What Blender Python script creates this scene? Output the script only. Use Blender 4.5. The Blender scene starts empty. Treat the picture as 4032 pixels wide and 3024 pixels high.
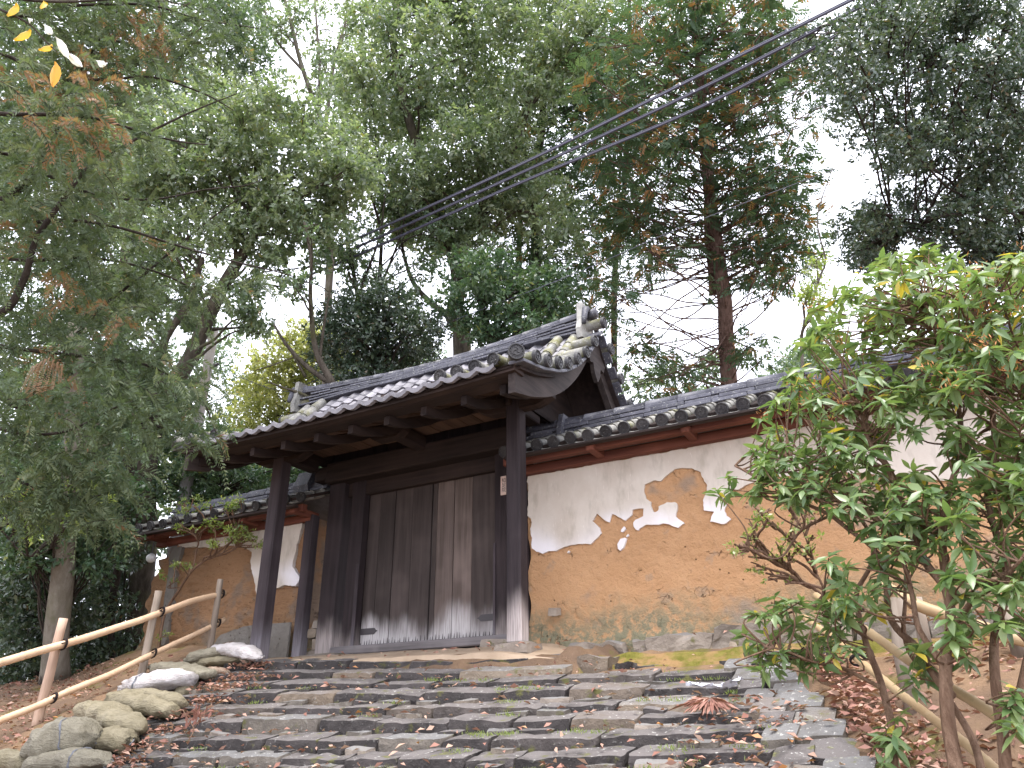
import bpy, bmesh, math, random
import numpy as np
from mathutils import Matrix, Vector, Euler

random.seed(7)
RG = np.random.default_rng(7)
SC = bpy.context.scene
COL = SC.collection

# ---------------------------------------------------------------- camera, sky, sun, exposure
FPX, PITCH, YAW, ROLL = 3028.0, math.radians(24.69), math.radians(29.49), math.radians(-0.346)
_fw = np.array([-math.sin(YAW) * math.cos(PITCH), math.cos(YAW) * math.cos(PITCH), math.sin(PITCH)])
_r0 = np.array([math.cos(YAW), math.sin(YAW), 0.0])
_u0 = np.cross(_r0, _fw)
_ri = math.cos(ROLL) * _r0 + math.sin(ROLL) * _u0
_up = -math.sin(ROLL) * _r0 + math.cos(ROLL) * _u0
cam_d = bpy.data.cameras.new('camera')
cam = bpy.data.objects.new('camera', cam_d)
COL.objects.link(cam)
cam.matrix_world = Matrix(((_ri[0], _up[0], -_fw[0], 0), (_ri[1], _up[1], -_fw[1], 0), (_ri[2], _up[2], -_fw[2], 0), (0, 0, 0, 1)))
cam_d.sensor_width = 36.0
cam_d.lens = FPX / 4032 * 36
cam_d.clip_start = 0.05
cam_d.clip_end = 2000
SC.camera = cam

SUN_EL, SUN_AZ = math.radians(74), math.radians(140)      # azimuth from +Y towards +X: behind the camera, to the right
world = bpy.data.worlds.new('World')
SC.world = world
world.use_nodes = True
wn = world.node_tree
wn.nodes.clear()
w_out = wn.nodes.new('ShaderNodeOutputWorld')
w_bg = wn.nodes.new('ShaderNodeBackground')
w_sky = wn.nodes.new('ShaderNodeTexSky')
w_sky.sky_type = 'NISHITA'
w_sky.sun_disc = False
w_sky.sun_elevation = SUN_EL
w_sky.sun_rotation = SUN_AZ
w_sky.air_density = 1.0
w_sky.dust_density = 4.0
w_mix = wn.nodes.new('ShaderNodeMix')
w_mix.data_type = 'RGBA'
w_mix.inputs[0].default_value = 0.82
w_mix.inputs[7].default_value = (9.3, 9.45, 10.6, 1)       # the even white cloud layer
wn.links.new(w_sky.outputs[0], w_mix.inputs[6])
wn.links.new(w_mix.outputs[2], w_bg.inputs[0])
w_bg.inputs[1].default_value = 0.11
wn.links.new(w_bg.outputs[0], w_out.inputs[0])

sun_d = bpy.data.lights.new('sun', 'SUN')
sun_d.energy = 1.5
sun_d.angle = math.radians(25)
sun_d.color = (1.0, 0.96, 0.91)
sun = bpy.data.objects.new('sun', sun_d)
COL.objects.link(sun)
_sd = Vector((math.sin(SUN_AZ) * math.cos(SUN_EL), math.cos(SUN_AZ) * math.cos(SUN_EL), math.sin(SUN_EL)))
sun.rotation_euler = _sd.to_track_quat('Z', 'Y').to_euler()

SC.view_settings.view_transform = 'Standard'
SC.view_settings.look = 'None'
SC.view_settings.gamma = 1.0
SC.view_settings.use_curve_mapping = False
SC.view_settings.exposure = 1.72
SC.render.engine = 'CYCLES'
SC.cycles.max_bounces = 6
SC.cycles.diffuse_bounces = 4
SC.cycles.glossy_bounces = 2
SC.cycles.transmission_bounces = 4
SC.cycles.transparent_max_bounces = 4
SC.cycles.use_denoising = True

# ---------------------------------------------------------------- where things stand
def ray(px, py):
    return _fw + _ri * (px - 2016) / FPX - _up * (py - 1512) / FPX
K2 = 4032 / 2212.0
def at(px, py, D):                    # a point seen at (px,py) of the 2212-wide picture, D metres into the scene
    return ray(px * K2, py * K2) * D
def atY(px, py, Y):
    d = ray(px * K2, py * K2)
    return d * (Y / d[1])

# ---------------------------------------------------------------- noise
def _hash(ix, iy, iz, seed):
    h = (ix * 374761393 + iy * 668265263 + iz * 1274126177 + seed * 974634777) & 0xFFFFFFFF
    h = ((h ^ (h >> 13)) * 1274126177) & 0xFFFFFFFF
    h = h ^ (h >> 16)
    return (h & 0xFFFF) / 65535.0 * 2 - 1
def vnoise(p, scale=1.0, seed=0, octaves=1):
    p = np.asarray(p, float) * scale
    out = np.zeros(len(p))
    amp = 1.0
    for o in range(octaves):
        i = np.floor(p).astype(np.int64)
        f = p - i
        f = f * f * (3 - 2 * f)
        r = 0
        for dx in (0, 1):
            for dy in (0, 1):
                for dz in (0, 1):
                    w = (f[:, 0] if dx else 1 - f[:, 0]) * (f[:, 1] if dy else 1 - f[:, 1]) * (f[:, 2] if dz else 1 - f[:, 2])
                    r = r + w * _hash(i[:, 0] + dx, i[:, 1] + dy, i[:, 2] + dz, seed + o * 17)
        out += amp * r
        amp *= 0.5
        p = p * 2.03
    return out

# ---------------------------------------------------------------- mesh and object helpers
class MB:
    """collects vertices and faces and links them as one mesh object"""
    def __init__(s):
        s.v = []; s.f = []; s.n = 0
    def add(s, v, f):
        v = np.asarray(v, float).reshape(-1, 3)
        s.v.append(v)
        s.f.extend([tuple(int(i) + s.n for i in q) for q in f])
        s.n += len(v)
        return s
    def mesh(s, name, mat, smooth=False):
        me = bpy.data.meshes.new(name)
        me.from_pydata(np.concatenate(s.v).tolist(), [], s.f)
        me.materials.append(mat)
        if smooth:
            me.polygons.foreach_set('use_smooth', [True] * len(me.polygons))
        me.update()
        return me
    def build(s, name, mat, parent=None, smooth=False):
        return link(name, s.mesh(name, mat, smooth), parent)

def link(name, me, parent=None, mw=None):
    o = bpy.data.objects.new(name, me)
    COL.objects.link(o)
    if mw is not None:
        o.matrix_world = mw
    if parent is not None:
        o.parent = parent
        o.matrix_parent_inverse = Matrix.Translation(WLOC[parent.name]).inverted() if parent.name in WLOC else Matrix()
        if mw is not None:
            o.matrix_basis = mw
    return o
WLOC = {}
def tag(o, label=None, cat=None, group=None, kind=None):
    if label: o['label'] = label
    if cat: o['category'] = cat
    if group: o['group'] = group
    if kind: o['kind'] = kind
    return o
def thing(name, loc, label, cat, group=None, kind=None):
    o = bpy.data.objects.new(name, None)
    COL.objects.link(o)
    o.location = loc
    o.empty_display_size = 0.2
    WLOC[o.name] = Vector(loc)
    return tag(o, label, cat, group, kind)

def frame(d, up=(0, 0, 1)):
    d = np.asarray(d, float); d = d / np.linalg.norm(d)
    up = np.asarray(up, float)
    if abs(d @ up) > 0.98: up = np.array([0, 1.0, 0])
    a = np.cross(up, d); a /= np.linalg.norm(a)
    return d, a, np.cross(d, a)
def beam(p0, p1, w, h, c=0.008, up=(0, 0, 1)):
    """chamfered bar from p0 to p1, width w, height h"""
    p0 = np.asarray(p0, float); p1 = np.asarray(p1, float)
    d, a, b = frame(p1 - p0, up)
    c = min(c, w * .3, h * .3)
    x, y = w / 2, h / 2
    sec = [(-x + c, -y), (x - c, -y), (x, -y + c), (x, y - c), (x - c, y), (-x + c, y), (-x, y - c), (-x, -y + c)]
    L = np.linalg.norm(p1 - p0)
    v = []
    for t, k in ((0, 1), (c, 0), (L - c, 0), (L, 1)):
        for sx, sy in sec:
            fx = (abs(sx) - c * k) * np.sign(sx) if k else sx
            fy = (abs(sy) - c * k) * np.sign(sy) if k else sy
            v.append(p0 + d * t + a * fx + b * fy)
    f = []
    for r in range(3):
        for i in range(8):
            j = (i + 1) % 8
            f.append((r * 8 + i, r * 8 + j, r * 8 + 8 + j, r * 8 + 8 + i))
    f.append(tuple(range(7, -1, -1))); f.append(tuple(range(24, 32)))
    return v, f
def box(x0, x1, y0, y1, z0, z1, c=0.008):
    if (x1 - x0) >= (z1 - z0) and (x1 - x0) >= (y1 - y0):
        return beam((x0, (y0 + y1) / 2, (z0 + z1) / 2), (x1, (y0 + y1) / 2, (z0 + z1) / 2), y1 - y0, z1 - z0, c)
    if (z1 - z0) >= (y1 - y0):
        return beam(((x0 + x1) / 2, (y0 + y1) / 2, z0), ((x0 + x1) / 2, (y0 + y1) / 2, z1), x1 - x0, y1 - y0, c, up=(0, 1, 0))
    return beam(((x0 + x1) / 2, y0, (z0 + z1) / 2), ((x0 + x1) / 2, y1, (z0 + z1) / 2), x1 - x0, z1 - z0, c)
def tube(pts, rad, n=6, cap=True):
    pts = np.asarray(pts, float)
    rad = np.broadcast_to(np.asarray(rad, float), (len(pts),))
    v = []
    ref = None
    for i in range(len(pts)):
        d = pts[min(i + 1, len(pts) - 1)] - pts[max(i - 1, 0)]
        d = d / (np.linalg.norm(d) + 1e-9)
        if ref is None:
            ref = np.array([0, 0, 1.0]) if abs(d[2]) < .9 else np.array([1.0, 0, 0])
        a = np.cross(ref, d); a /= (np.linalg.norm(a) + 1e-9)
        b = np.cross(d, a); ref = b
        for k in range(n):
            t = 2 * math.pi * k / n
            v.append(pts[i] + rad[i] * (math.cos(t) * a + math.sin(t) * b))
    f = []
    for i in range(len(pts) - 1):
        for k in range(n):
            j = (k + 1) % n
            f.append((i * n + k, i * n + j, i * n + n + j, i * n + n + k))
    if cap:
        f.append(tuple(range(n - 1, -1, -1)))
        f.append(tuple(range((len(pts) - 1) * n, len(pts) * n)))
    return v, f
def smooth_path(pts, m=5):
    pts = np.asarray(pts, float)
    if len(pts) < 3: return np.array([pts[0] + (pts[-1] - pts[0]) * t for t in np.linspace(0, 1, m)])
    P = np.vstack([2 * pts[0] - pts[1], pts, 2 * pts[-1] - pts[-2]])
    out = []
    for i in range(1, len(P) - 2):
        for t in np.linspace(0, 1, m, endpoint=False):
            a, b, c, d = P[i - 1], P[i], P[i + 1], P[i + 2]
            out.append(.5 * ((2 * b) + (c - a) * t + (2 * a - 5 * b + 4 * c - d) * t * t + (-a + 3 * b - 3 * c + d) * t ** 3))
    out.append(pts[-1])
    return np.array(out)
def rough(pts, amp, seed=0, scale=3):
    pts = np.asarray(pts, float)
    o = np.stack([vnoise(pts, scale, seed + k) for k in range(3)], 1)
    return pts + o * amp
def prism(poly, y0, y1, axis='y'):
    """extrude a (possibly concave) outline given in x,z between two y"""
    bm = bmesh.new()
    vs = [bm.verts.new((x, y0, z)) for x, z in poly]
    fa = bm.faces.new(vs)
    r = bmesh.ops.extrude_face_region(bm, geom=[fa])
    for e in r['geom']:
        if isinstance(e, bmesh.types.BMVert): e.co.y = y1
    bmesh.ops.triangulate(bm, faces=[f for f in bm.faces if len(f.verts) > 4])
    bmesh.ops.recalc_face_normals(bm, faces=bm.faces)
    bm.verts.index_update()
    v = [tuple(a.co) for a in bm.verts]; f = [[q.index for q in a.verts] for a in bm.faces]
    bm.free()
    return v, f
def jag(poly, step, amp, seed):
    """subdivide an outline and make it ragged"""
    rnd = random.Random(seed)
    out = []
    for i in range(len(poly)):
        a, b = np.array(poly[i], float), np.array(poly[(i + 1) % len(poly)], float)
        n = max(1, int(np.linalg.norm(b - a) / step))
        for k in range(n):
            p = a + (b - a) * k / n
            out.append((p[0] + rnd.uniform(-amp, amp), p[1] + rnd.uniform(-amp, amp)))
    return out

# ---------------------------------------------------------------- materials
class NT:
    def __init__(s, name):
        s.m = bpy.data.materials.new(name); s.m.use_nodes = True
        s.t = s.m.node_tree; s.t.nodes.clear()
        s.out = s.t.nodes.new('ShaderNodeOutputMaterial')
    def n(s, typ, **kw):
        x = s.t.nodes.new(typ)
        for k, v in kw.items():
            if k.startswith('i_'):
                key = k[2:]
                x.inputs[int(key) if key.isdigit() else key].default_value = v
            else: setattr(x, k, v)
        return x
    def l(s, a, b): s.t.links.new(a, b)
    def math(s, op, a, b=None, clamp=False):
        x = s.n('ShaderNodeMath', operation=op, use_clamp=clamp)
        for i, q in enumerate((a, b)):
            if q is None: continue
            if isinstance(q, (int, float)): x.inputs[i].default_value = q
            else: s.l(q, x.inputs[i])
        return x.outputs[0]
    def mix(s, fac, a, b, blend='MIX'):
        x = s.n('ShaderNodeMix', data_type='RGBA', blend_type=blend)
        for i, q in ((0, fac), (6, a), (7, b)):
            if isinstance(q, (int, float)): x.inputs[i].default_value = q
            elif isinstance(q, tuple): x.inputs[i].default_value = (*q, 1) if len(q) == 3 else q
            else: s.l(q, x.inputs[i])
        return x.outputs[2]
    def noise(s, vec, scale, detail=4, rough=.6, stretch=None, dist=0.0):
        if stretch:
            mp = s.n('ShaderNodeMapping'); mp.inputs['Scale'].default_value = stretch
            s.l(vec, mp.inputs[0]); vec = mp.outputs[0]
        x = s.n('ShaderNodeTexNoise'); x.inputs['Scale'].default_value = scale
        x.inputs['Detail'].default_value = detail; x.inputs['Roughness'].default_value = rough
        x.inputs['Distortion'].default_value = dist
        s.l(vec, x.inputs['Vector'])
        return x.outputs[0]
    def ramp(s, fac, lo, hi):
        x = s.n('ShaderNodeMapRange', clamp=True, interpolation_type='SMOOTHSTEP')
        x.inputs[1].default_value = lo; x.inputs[2].default_value = hi
        s.l(fac, x.inputs[0])
        return x.outputs[0]
    def coord(s, rnd=True):
        tc = s.n('ShaderNodeTexCoord')
        if not rnd: return tc.outputs['Object']
        oi = s.n('ShaderNodeObjectInfo')
        v = s.n('ShaderNodeVectorMath', operation='SCALE'); v.inputs[0].default_value = (17.3, 9.1, 13.7)
        s.l(oi.outputs['Random'], v.inputs['Scale'])
        a = s.n('ShaderNodeVectorMath', operation='ADD')
        s.l(tc.outputs['Object'], a.inputs[0]); s.l(v.outputs[0], a.inputs[1])
        return a.outputs[0]
    def rnd(s): return s.n('ShaderNodeObjectInfo').outputs['Random']
    def finish(s, col, rough=.8, bump=None, bstr=.4, bdist=.02, spec=.3, emit=None):
        p = s.n('ShaderNodeBsdfPrincipled')
        if isinstance(col, tuple): p.inputs['Base Color'].default_value = (*col, 1)
        else: s.l(col, p.inputs['Base Color'])
        if isinstance(rough, (int, float)): p.inputs['Roughness'].default_value = rough
        else: s.l(rough, p.inputs['Roughness'])
        p.inputs['Specular IOR Level'].default_value = spec
        if bump is not None:
            b = s.n('ShaderNodeBump'); b.inputs['Strength'].default_value = bstr; b.inputs['Distance'].default_value = bdist
            s.l(bump, b.inputs['Height']); s.l(b.outputs[0], p.inputs['Normal'])
        s.l(p.outputs[0], s.out.inputs[0])
        return s.m

def wood_mat(name, c1, c2, stretch, rough=.75, bleach=None, vary=.35, tint=False):
    """grained old timber; stretch is small along the grain; bleach=(z0, z1, colour) whitens weathered feet"""
    k = NT(name); v = k.coord(); o = k.coord(False)
    g = k.noise(v, 14, 6, .65, stretch); g2 = k.noise(v, 60, 3, .6, stretch); big = k.noise(v, 1.3, 3, .5)
    col = k.mix(k.ramp(g, .3, .7), c1, c2)
    col = k.mix(k.math('MULTIPLY', k.ramp(big, .45, .75), .5), col, tuple(min(1, q * 1.7) for q in c2))
    br = k.math('ADD', k.math('MULTIPLY', k.rnd(), vary), 1 - vary / 2)
    cc = k.n('ShaderNodeVectorMath', operation='SCALE'); k.l(col, cc.inputs[0]); k.l(br, cc.inputs['Scale'])
    col = cc.outputs[0]
    if tint:
        oi = k.n('ShaderNodeObjectInfo'); col = k.mix(1.0, col, oi.outputs['Color'], 'MULTIPLY')
    if bleach:
        z0, z1, bc = bleach
        sp = k.n('ShaderNodeSeparateXYZ'); k.l(o, sp.inputs[0])
        nz = k.noise(o, 2.0, 3, .55, (1.0, 1.0, .35)); nf = k.noise(o, 26, 4, .7, (1, 1, .07))
        bump_x = k.math('MULTIPLY', k.math('SUBTRACT', nz, .5), 1.2)
        zz = k.math('ADD', sp.outputs[2], k.math('ADD', k.math('MULTIPLY', bump_x, -.95), k.math('MULTIPLY', k.math('SUBTRACT', nf, .5), -.16)))
        fac = k.math('SUBTRACT', 1.0, k.ramp(zz, z0, z1))
        fac = k.math('MULTIPLY', fac, k.math('ADD', .55, k.math('MULTIPLY', k.ramp(g2, .3, .6), .45)))
        col = k.mix(fac, col, bc)
    h = k.math('ADD', g, k.math('MULTIPLY', g2, .4))
    return k.finish(col, rough, h, .35, .012, .25)

GX, GY, GZ = (.05, 1, 1), (1, .05, 1), (1, 1, .05)
BL = (.50, .47, .46)
M = {}
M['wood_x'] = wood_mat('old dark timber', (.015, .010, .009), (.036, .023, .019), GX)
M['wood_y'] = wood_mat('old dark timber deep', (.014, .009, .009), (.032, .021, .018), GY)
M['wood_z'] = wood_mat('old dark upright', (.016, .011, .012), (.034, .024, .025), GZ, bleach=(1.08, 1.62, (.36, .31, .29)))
M['post'] = wood_mat('weathered post', (.020, .014, .016), (.046, .034, .036), GZ, bleach=(1.0, 1.75, (.52, .45, .42)))
M['post_grey'] = wood_mat('grey weathered post', (.028, .021, .023), (.056, .043, .047), GZ, bleach=(.9, 1.7, (.26, .24, .26)))
M['plank'] = wood_mat('door planks', (.036, .026, .023), (.066, .049, .045), GZ, bleach=(1.30, 1.80, BL), vary=.2, tint=True)
M['sill'] = wood_mat('grey sill timber', (.10, .09, .09), (.19, .17, .17), GX)
M['soffit'] = wood_mat('brown soffit boards', (.055, .033, .024), (.100, .063, .045), GY, vary=.6)
M['red_x'] = wood_mat('red brown beam', (.095, .030, .020), (.17, .058, .036), GX)
M['red_y'] = wood_mat('red brown arm', (.095, .030, .020), (.17, .058, .036), GY)
M['bargegrey'] = wood_mat('weathered barge board', (.028, .021, .020), (.058, .045, .041), GY)
M['stake'] = wood_mat('cut log stake', (.30, .20, .14), (.46, .33, .25), GZ, .8)
M['stake_old'] = wood_mat('old grey stake', (.17, .13, .10), (.30, .25, .20), GZ, .8)

def tile_mat(name, c1, c2, moss, lich):
    k = NT(name); v = k.coord()
    a = k.noise(v, 7, 5, .6); b = k.noise(v, 34, 4, .7); c = k.noise(v, 3.1, 4, .6); d = k.noise(v, 90, 2, .5)
    col = k.mix(k.ramp(a, .3, .7), c1, c2)
    br = k.math('ADD', k.math('MULTIPLY', k.rnd(), .55), .75)
    cc = k.n('ShaderNodeVectorMath', operation='SCALE'); k.l(col, cc.inputs[0]); k.l(br, cc.inputs['Scale'])
    col = k.mix(k.math('MULTIPLY', k.ramp(c, .62 - moss * .25, .8 - moss * .2), min(1, moss * 1.4)), cc.outputs[0], (.165, .16, .065))
    col = k.mix(k.math('MULTIPLY', k.ramp(b, .64 - lich * .12, .70 - lich * .1), .75), col, (.42, .42, .38))
    return k.finish(col, k.math('ADD', .38, k.math('MULTIPLY', a, .3)), k.math('ADD', b, k.math('MULTIPLY', d, .5)), .35, .006, .45)
M['tile'] = tile_mat('grey roof tile', (.15, .145, .16), (.23, .22, .24), .0, .15)
M['tile_ridge'] = tile_mat('slate ridge tile', (.050, .050, .064), (.095, .095, .115), .0, .4)
M['tile_moss'] = tile_mat('mossy round tile', (.15, .145, .135), (.27, .26, .23), .75, .6)
M['tile_round'] = tile_mat('pale round tile', (.17, .165, .155), (.30, .29, .26), .25, .6)
M['disc'] = tile_mat('dark tile end', (.022, .021, .024), (.046, .043, .043), .08, .10)

def earth_mat(name, c1, c2, c3, streak=0.0, moss_z=None):
    k = NT(name); o = k.coord(False)
    a = k.noise(o, 1.1, 5, .6); b = k.noise(o, 9, 6, .7, (1, 1, 1 + streak * 2)); c = k.noise(o, 48, 5, .8, (1, 1, 1 + streak * 2.4)); p = k.noise(o, 4.2, 3, .5)
    col = k.mix(k.ramp(a, .35, .68), c1, c2)
    col = k.mix(k.math('MULTIPLY', k.ramp(b, .5, .72), .55), col, c3)
    col = k.mix(k.math('MULTIPLY', k.ramp(p, .63, .72), .4), col, (.30, .25, .20))
    col = k.mix(k.math('MULTIPLY', k.math('SUBTRACT', 1.0, k.ramp(b, .34, .46)), .22 + .45 * streak), col, tuple(q * .55 for q in c1))  # low spots of the bump painted darker, relief shade put into the colour
    col = k.mix(k.math('MULTIPLY', k.ramp(c, .60 - .06 * streak, .70), .55 + .3 * streak), col, tuple(q * .5 for q in c1))
    sp = k.n('ShaderNodeSeparateXYZ'); k.l(o, sp.inputs[0])
    if moss_z:
        zz = k.math('ADD', sp.outputs[2], k.math('MULTIPLY', k.math('SUBTRACT', a, .5), -1.1))
        low = k.math('SUBTRACT', 1.0, k.ramp(zz, moss_z[0], moss_z[1]))
        col = k.mix(k.math('MULTIPLY', low, k.ramp(b, .34, .56)), col, (.215, .205, .135))
    q = k.n('ShaderNodeTexVoronoi', feature='DISTANCE_TO_EDGE'); q.inputs['Scale'].default_value = 1.9
    wv = k.n('ShaderNodeVectorMath', operation='ADD'); nn_ = k.n('ShaderNodeTexNoise'); nn_.inputs['Scale'].default_value = 4.5; nn_.inputs['Detail'].default_value = 5; k.l(o, nn_.inputs['Vector'])
    k.l(o, wv.inputs[0]); k.l(nn_.outputs['Color'], wv.inputs[1]); k.l(wv.outputs[0], q.inputs['Vector'])
    crack = k.math('MULTIPLY', k.math('SUBTRACT', 1.0, k.ramp(q.outputs[0], .0, .014)), k.ramp(p, .57, .66))
    big = k.noise(o, .75, 4, .65)
    col = k.mix(k.math('MULTIPLY', k.ramp(big, .54, .62), .65), col, (.27, .225, .185))
    vp = k.n('ShaderNodeTexVoronoi'); vp.inputs['Scale'].default_value = 7.5; k.l(o, vp.inputs['Vector'])
    pit = k.math('MULTIPLY', k.math('SUBTRACT', 1.0, k.ramp(vp.outputs['Distance'], .05, .10)), k.ramp(k.noise(o, 1.9, 2, .5), .5, .56))
    col = k.mix(k.math('MULTIPLY', k.math('ADD', crack, pit, True), .75), col, (.06, .035, .022))
    h = k.math('SUBTRACT', k.math('ADD', k.math('MULTIPLY', b, 1.0), k.math('MULTIPLY', c, .35)), k.math('ADD', crack, pit))
    return k.finish(col, .95, h, 1.0, .05 * (1 + streak), .1)
M['earth'] = earth_mat('ochre earth wall', (.51, .290, .148), (.57, .335, .178), (.45, .270, .155), 0, (1.05, 1.75))
M['earth_rough'] = earth_mat('coarse ochre earth wall', (.40, .230, .125), (.48, .285, .160), (.32, .190, .115), .5, (1.25, 1.75))

k = NT('aged lime plaster'); o = k.coord(False)
a = k.noise(o, 1.2, 5, .65, (1, 1, .6)); b = k.noise(o, 8, 5, .6, (1, 1, .35)); c = k.noise(o, 40, 4, .7); e = k.noise(o, 20, 2, .5, (2.2, 1, .25), 1.5)
col = k.mix(k.ramp(a, .3, .7), (.50, .43, .36), (.62, .56, .49))
col = k.mix(k.math('MULTIPLY', k.ramp(b, .48, .75), .6), col, (.36, .31, .25))
sp = k.n('ShaderNodeSeparateXYZ'); k.l(o, sp.inputs[0])
low = k.math('SUBTRACT', 1.0, k.ramp(k.math('ADD', sp.outputs[2], k.math('MULTIPLY', k.math('SUBTRACT', a, .5), .9)), 2.35, 2.78))
low = k.math('MULTIPLY', low, k.ramp(k.noise(o, .55, 2, .5), .42, .55))
col = k.mix(low, col, (.80, .77, .79))
col = k.mix(k.math('MULTIPLY', k.ramp(e, .70, .73), .5), col, (.78, .72, .66))
M['plaster'] = k.finish(col, .85, k.math('ADD', c, b), .25, .008, .2)

def stone_mat(name, c1, c2, lich=.5, moss=.4):
    k = NT(name); v = k.coord(); geo = k.n('ShaderNodeNewGeometry')
    a = k.noise(v, 3, 5, .6); b = k.noise(v, 22, 5, .7); c = k.noise(v, 60, 3, .6); d = k.noise(v, 5.5, 4, .6)
    col = k.mix(k.ramp(a, .3, .7), c1, c2)
    r = k.rnd()
    br = k.math('ADD', k.math('MULTIPLY', r, .5), .72)
    cc = k.n('ShaderNodeVectorMath', operation='SCALE'); k.l(col, cc.inputs[0]); k.l(br, cc.inputs['Scale']); col = cc.outputs[0]
    col = k.mix(k.math('MULTIPLY', k.ramp(r, .80, .95), .5), col, (.27, .205, .14))
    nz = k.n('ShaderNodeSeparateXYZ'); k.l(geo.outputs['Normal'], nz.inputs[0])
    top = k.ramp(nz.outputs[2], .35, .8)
    paler = k.mix(.8, col, tuple(min(.165, q * 2.4) for q in c2))  # upward faces are mixed paler, upright ones stay darker
    col = k.mix(k.math('MULTIPLY', top, k.math('ADD', .35, k.math('MULTIPLY', k.ramp(a, .3, .6), .65))), col, paler)
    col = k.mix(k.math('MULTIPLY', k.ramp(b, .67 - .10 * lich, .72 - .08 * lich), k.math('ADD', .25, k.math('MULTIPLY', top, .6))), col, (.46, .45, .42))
    col = k.mix(k.math('MULTIPLY', k.ramp(d, .66 - .12 * moss, .76 - .12 * moss), .8), col, (.105, .105, .025))
    return k.finish(col, .82, k.math('ADD', k.math('ADD', b, k.math('MULTIPLY', c, .5)), k.math('MULTIPLY', a, .8)), .7, .025, .3)
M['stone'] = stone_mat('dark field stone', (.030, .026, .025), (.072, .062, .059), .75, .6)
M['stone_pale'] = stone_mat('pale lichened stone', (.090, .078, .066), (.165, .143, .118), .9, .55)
M['stone_wall'] = stone_mat('wall foot stone', (.20, .165, .135), (.30, .255, .21), .35, .45)
M['cement'] = earth_mat('grey cement panel', (.20, .18, .155), (.27, .25, .225), (.16, .145, .125))

k = NT('soil'); o = k.coord(False)
a = k.noise(o, .9, 5, .6); b = k.noise(o, 6, 6, .7); c = k.noise(o, 40, 5, .75); d = k.noise(o, 2.3, 4, .6)
col = k.mix(k.ramp(a, .35, .65), (.135, .090, .062), (.245, .160, .098))
col = k.mix(k.math('MULTIPLY', k.ramp(b, .45, .7), .6), col, (.13, .09, .065))
col = k.mix(k.math('MULTIPLY', k.ramp(c, .6, .7), .6), col, (.36, .25, .18))
col = k.mix(k.math('MULTIPLY', k.ramp(d, .56, .68), .75), col, (.12, .115, .03))
M['soil'] = k.finish(col, .95, k.math('ADD', b, k.math('MULTIPLY', c, .6)), .9, .04, .1)
k = NT('trodden earth'); o = k.coord(False)
a = k.noise(o, 2, 5, .6); c = k.noise(o, 30, 5, .75)
M['packed'] = k.finish(k.mix(k.ramp(a, .3, .7), (.30, .225, .155), (.42, .32, .23)), .95, c, .5, .02, .1)
k = NT('moss bank'); o = k.coord(False)
a = k.noise(o, 3, 5, .65); c = k.noise(o, 45, 5, .75); d = k.noise(o, 11, 4, .6)
M['moss'] = k.finish(k.mix(k.ramp(a, .42, .62), k.mix(k.ramp(d, .3, .7), (.12, .115, .022), (.20, .18, .045)), (.30, .19, .09)), .95, k.math('ADD', c, d), .9, .03, .1)

def bark_mat(name, c1, c2, moss=.3, sz=12):
    k = NT(name); o = k.coord(False)
    g = k.noise(o, sz, 6, .7, (1, 1, .16)); a = k.noise(o, 1.7, 4, .6); c = k.noise(o, 50, 3, .6, (1, 1, .3))
    col = k.mix(k.ramp(g, .35, .65), c1, c2)
    col = k.mix(k.math('MULTIPLY', k.ramp(a, .6 - moss * .2, .72), moss), col, (.07, .075, .022))
    return k.finish(col, .9, k.math('ADD', g, k.math('MULTIPLY', c, .3)), .9, .04, .15)
M['bark'] = bark_mat('grey brown bark', (.05, .042, .033), (.10, .085, .068), .6)
M['bark_pale'] = bark_mat('pale smooth bark', (.13, .115, .09), (.20, .18, .15), .5, 6)
M['bark_red'] = bark_mat('red fibrous bark', (.085, .052, .040), (.17, .11, .09), .15, 16)
M['bark_dark'] = bark_mat('dark wet bark', (.030, .024, .020), (.06, .048, .040), .25)
M['twig'] = bark_mat('brown twig', (.12, .07, .045), (.22, .14, .095), .2, 20)

def leaf_mat(name, cols, trans=.38, rough=.33, spec=.75, tr_gain=1.9):
    """cols: dark, mid, light, odd; a per-leaf 'tone' value picks between them"""
    k = NT(name)
    at_ = k.n('ShaderNodeAttribute', attribute_name='tone')
    cr = k.n('ShaderNodeValToRGB'); e = cr.color_ramp.elements
    pos = [0.0, .5, .9, .97]
    e[0].position = 0; e[0].color = (*cols[0], 1); e[1].position = 1; e[1].color = (*cols[3], 1)
    for p, c in ((.45, cols[1]), (.90, cols[2]), (.945, cols[3])):
        x = e.new(p); x.color = (*c, 1)
    k.l(at_.outputs['Fac'], cr.inputs[0])
    p = k.n('ShaderNodeBsdfPrincipled'); k.l(cr.outputs[0], p.inputs['Base Color'])
    p.inputs['Roughness'].default_value = rough; p.inputs['Specular IOR Level'].default_value = spec
    t = k.n('ShaderNodeBsdfTranslucent')
    g = k.mix(1.0, cr.outputs[0], (tr_gain, tr_gain * 1.05, tr_gain * .55), 'MULTIPLY')
    k.l(g, t.inputs[0])
    mx = k.n('ShaderNodeMixShader'); mx.inputs[0].default_value = trans
    k.l(p.outputs[0], mx.inputs[1]); k.l(t.outputs[0], mx.inputs[2]); k.l(mx.outputs[0], k.out.inputs[0])
    return k.m
M['leaf_camphor'] = leaf_mat('glossy camphor leaves', ((.084, .124, .072), (.134, .180, .108), (.195, .232, .150), (.22, .21, .08)))
M['leaf_forest'] = leaf_mat('forest leaves', ((.058, .096, .060), (.094, .140, .084), (.132, .174, .104), (.18, .17, .07)))
M['leaf_dark'] = leaf_mat('dark evergreen leaves', ((.034, .058, .039), (.054, .084, .052), (.085, .112, .063), (.14, .10, .04)), .22)
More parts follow.
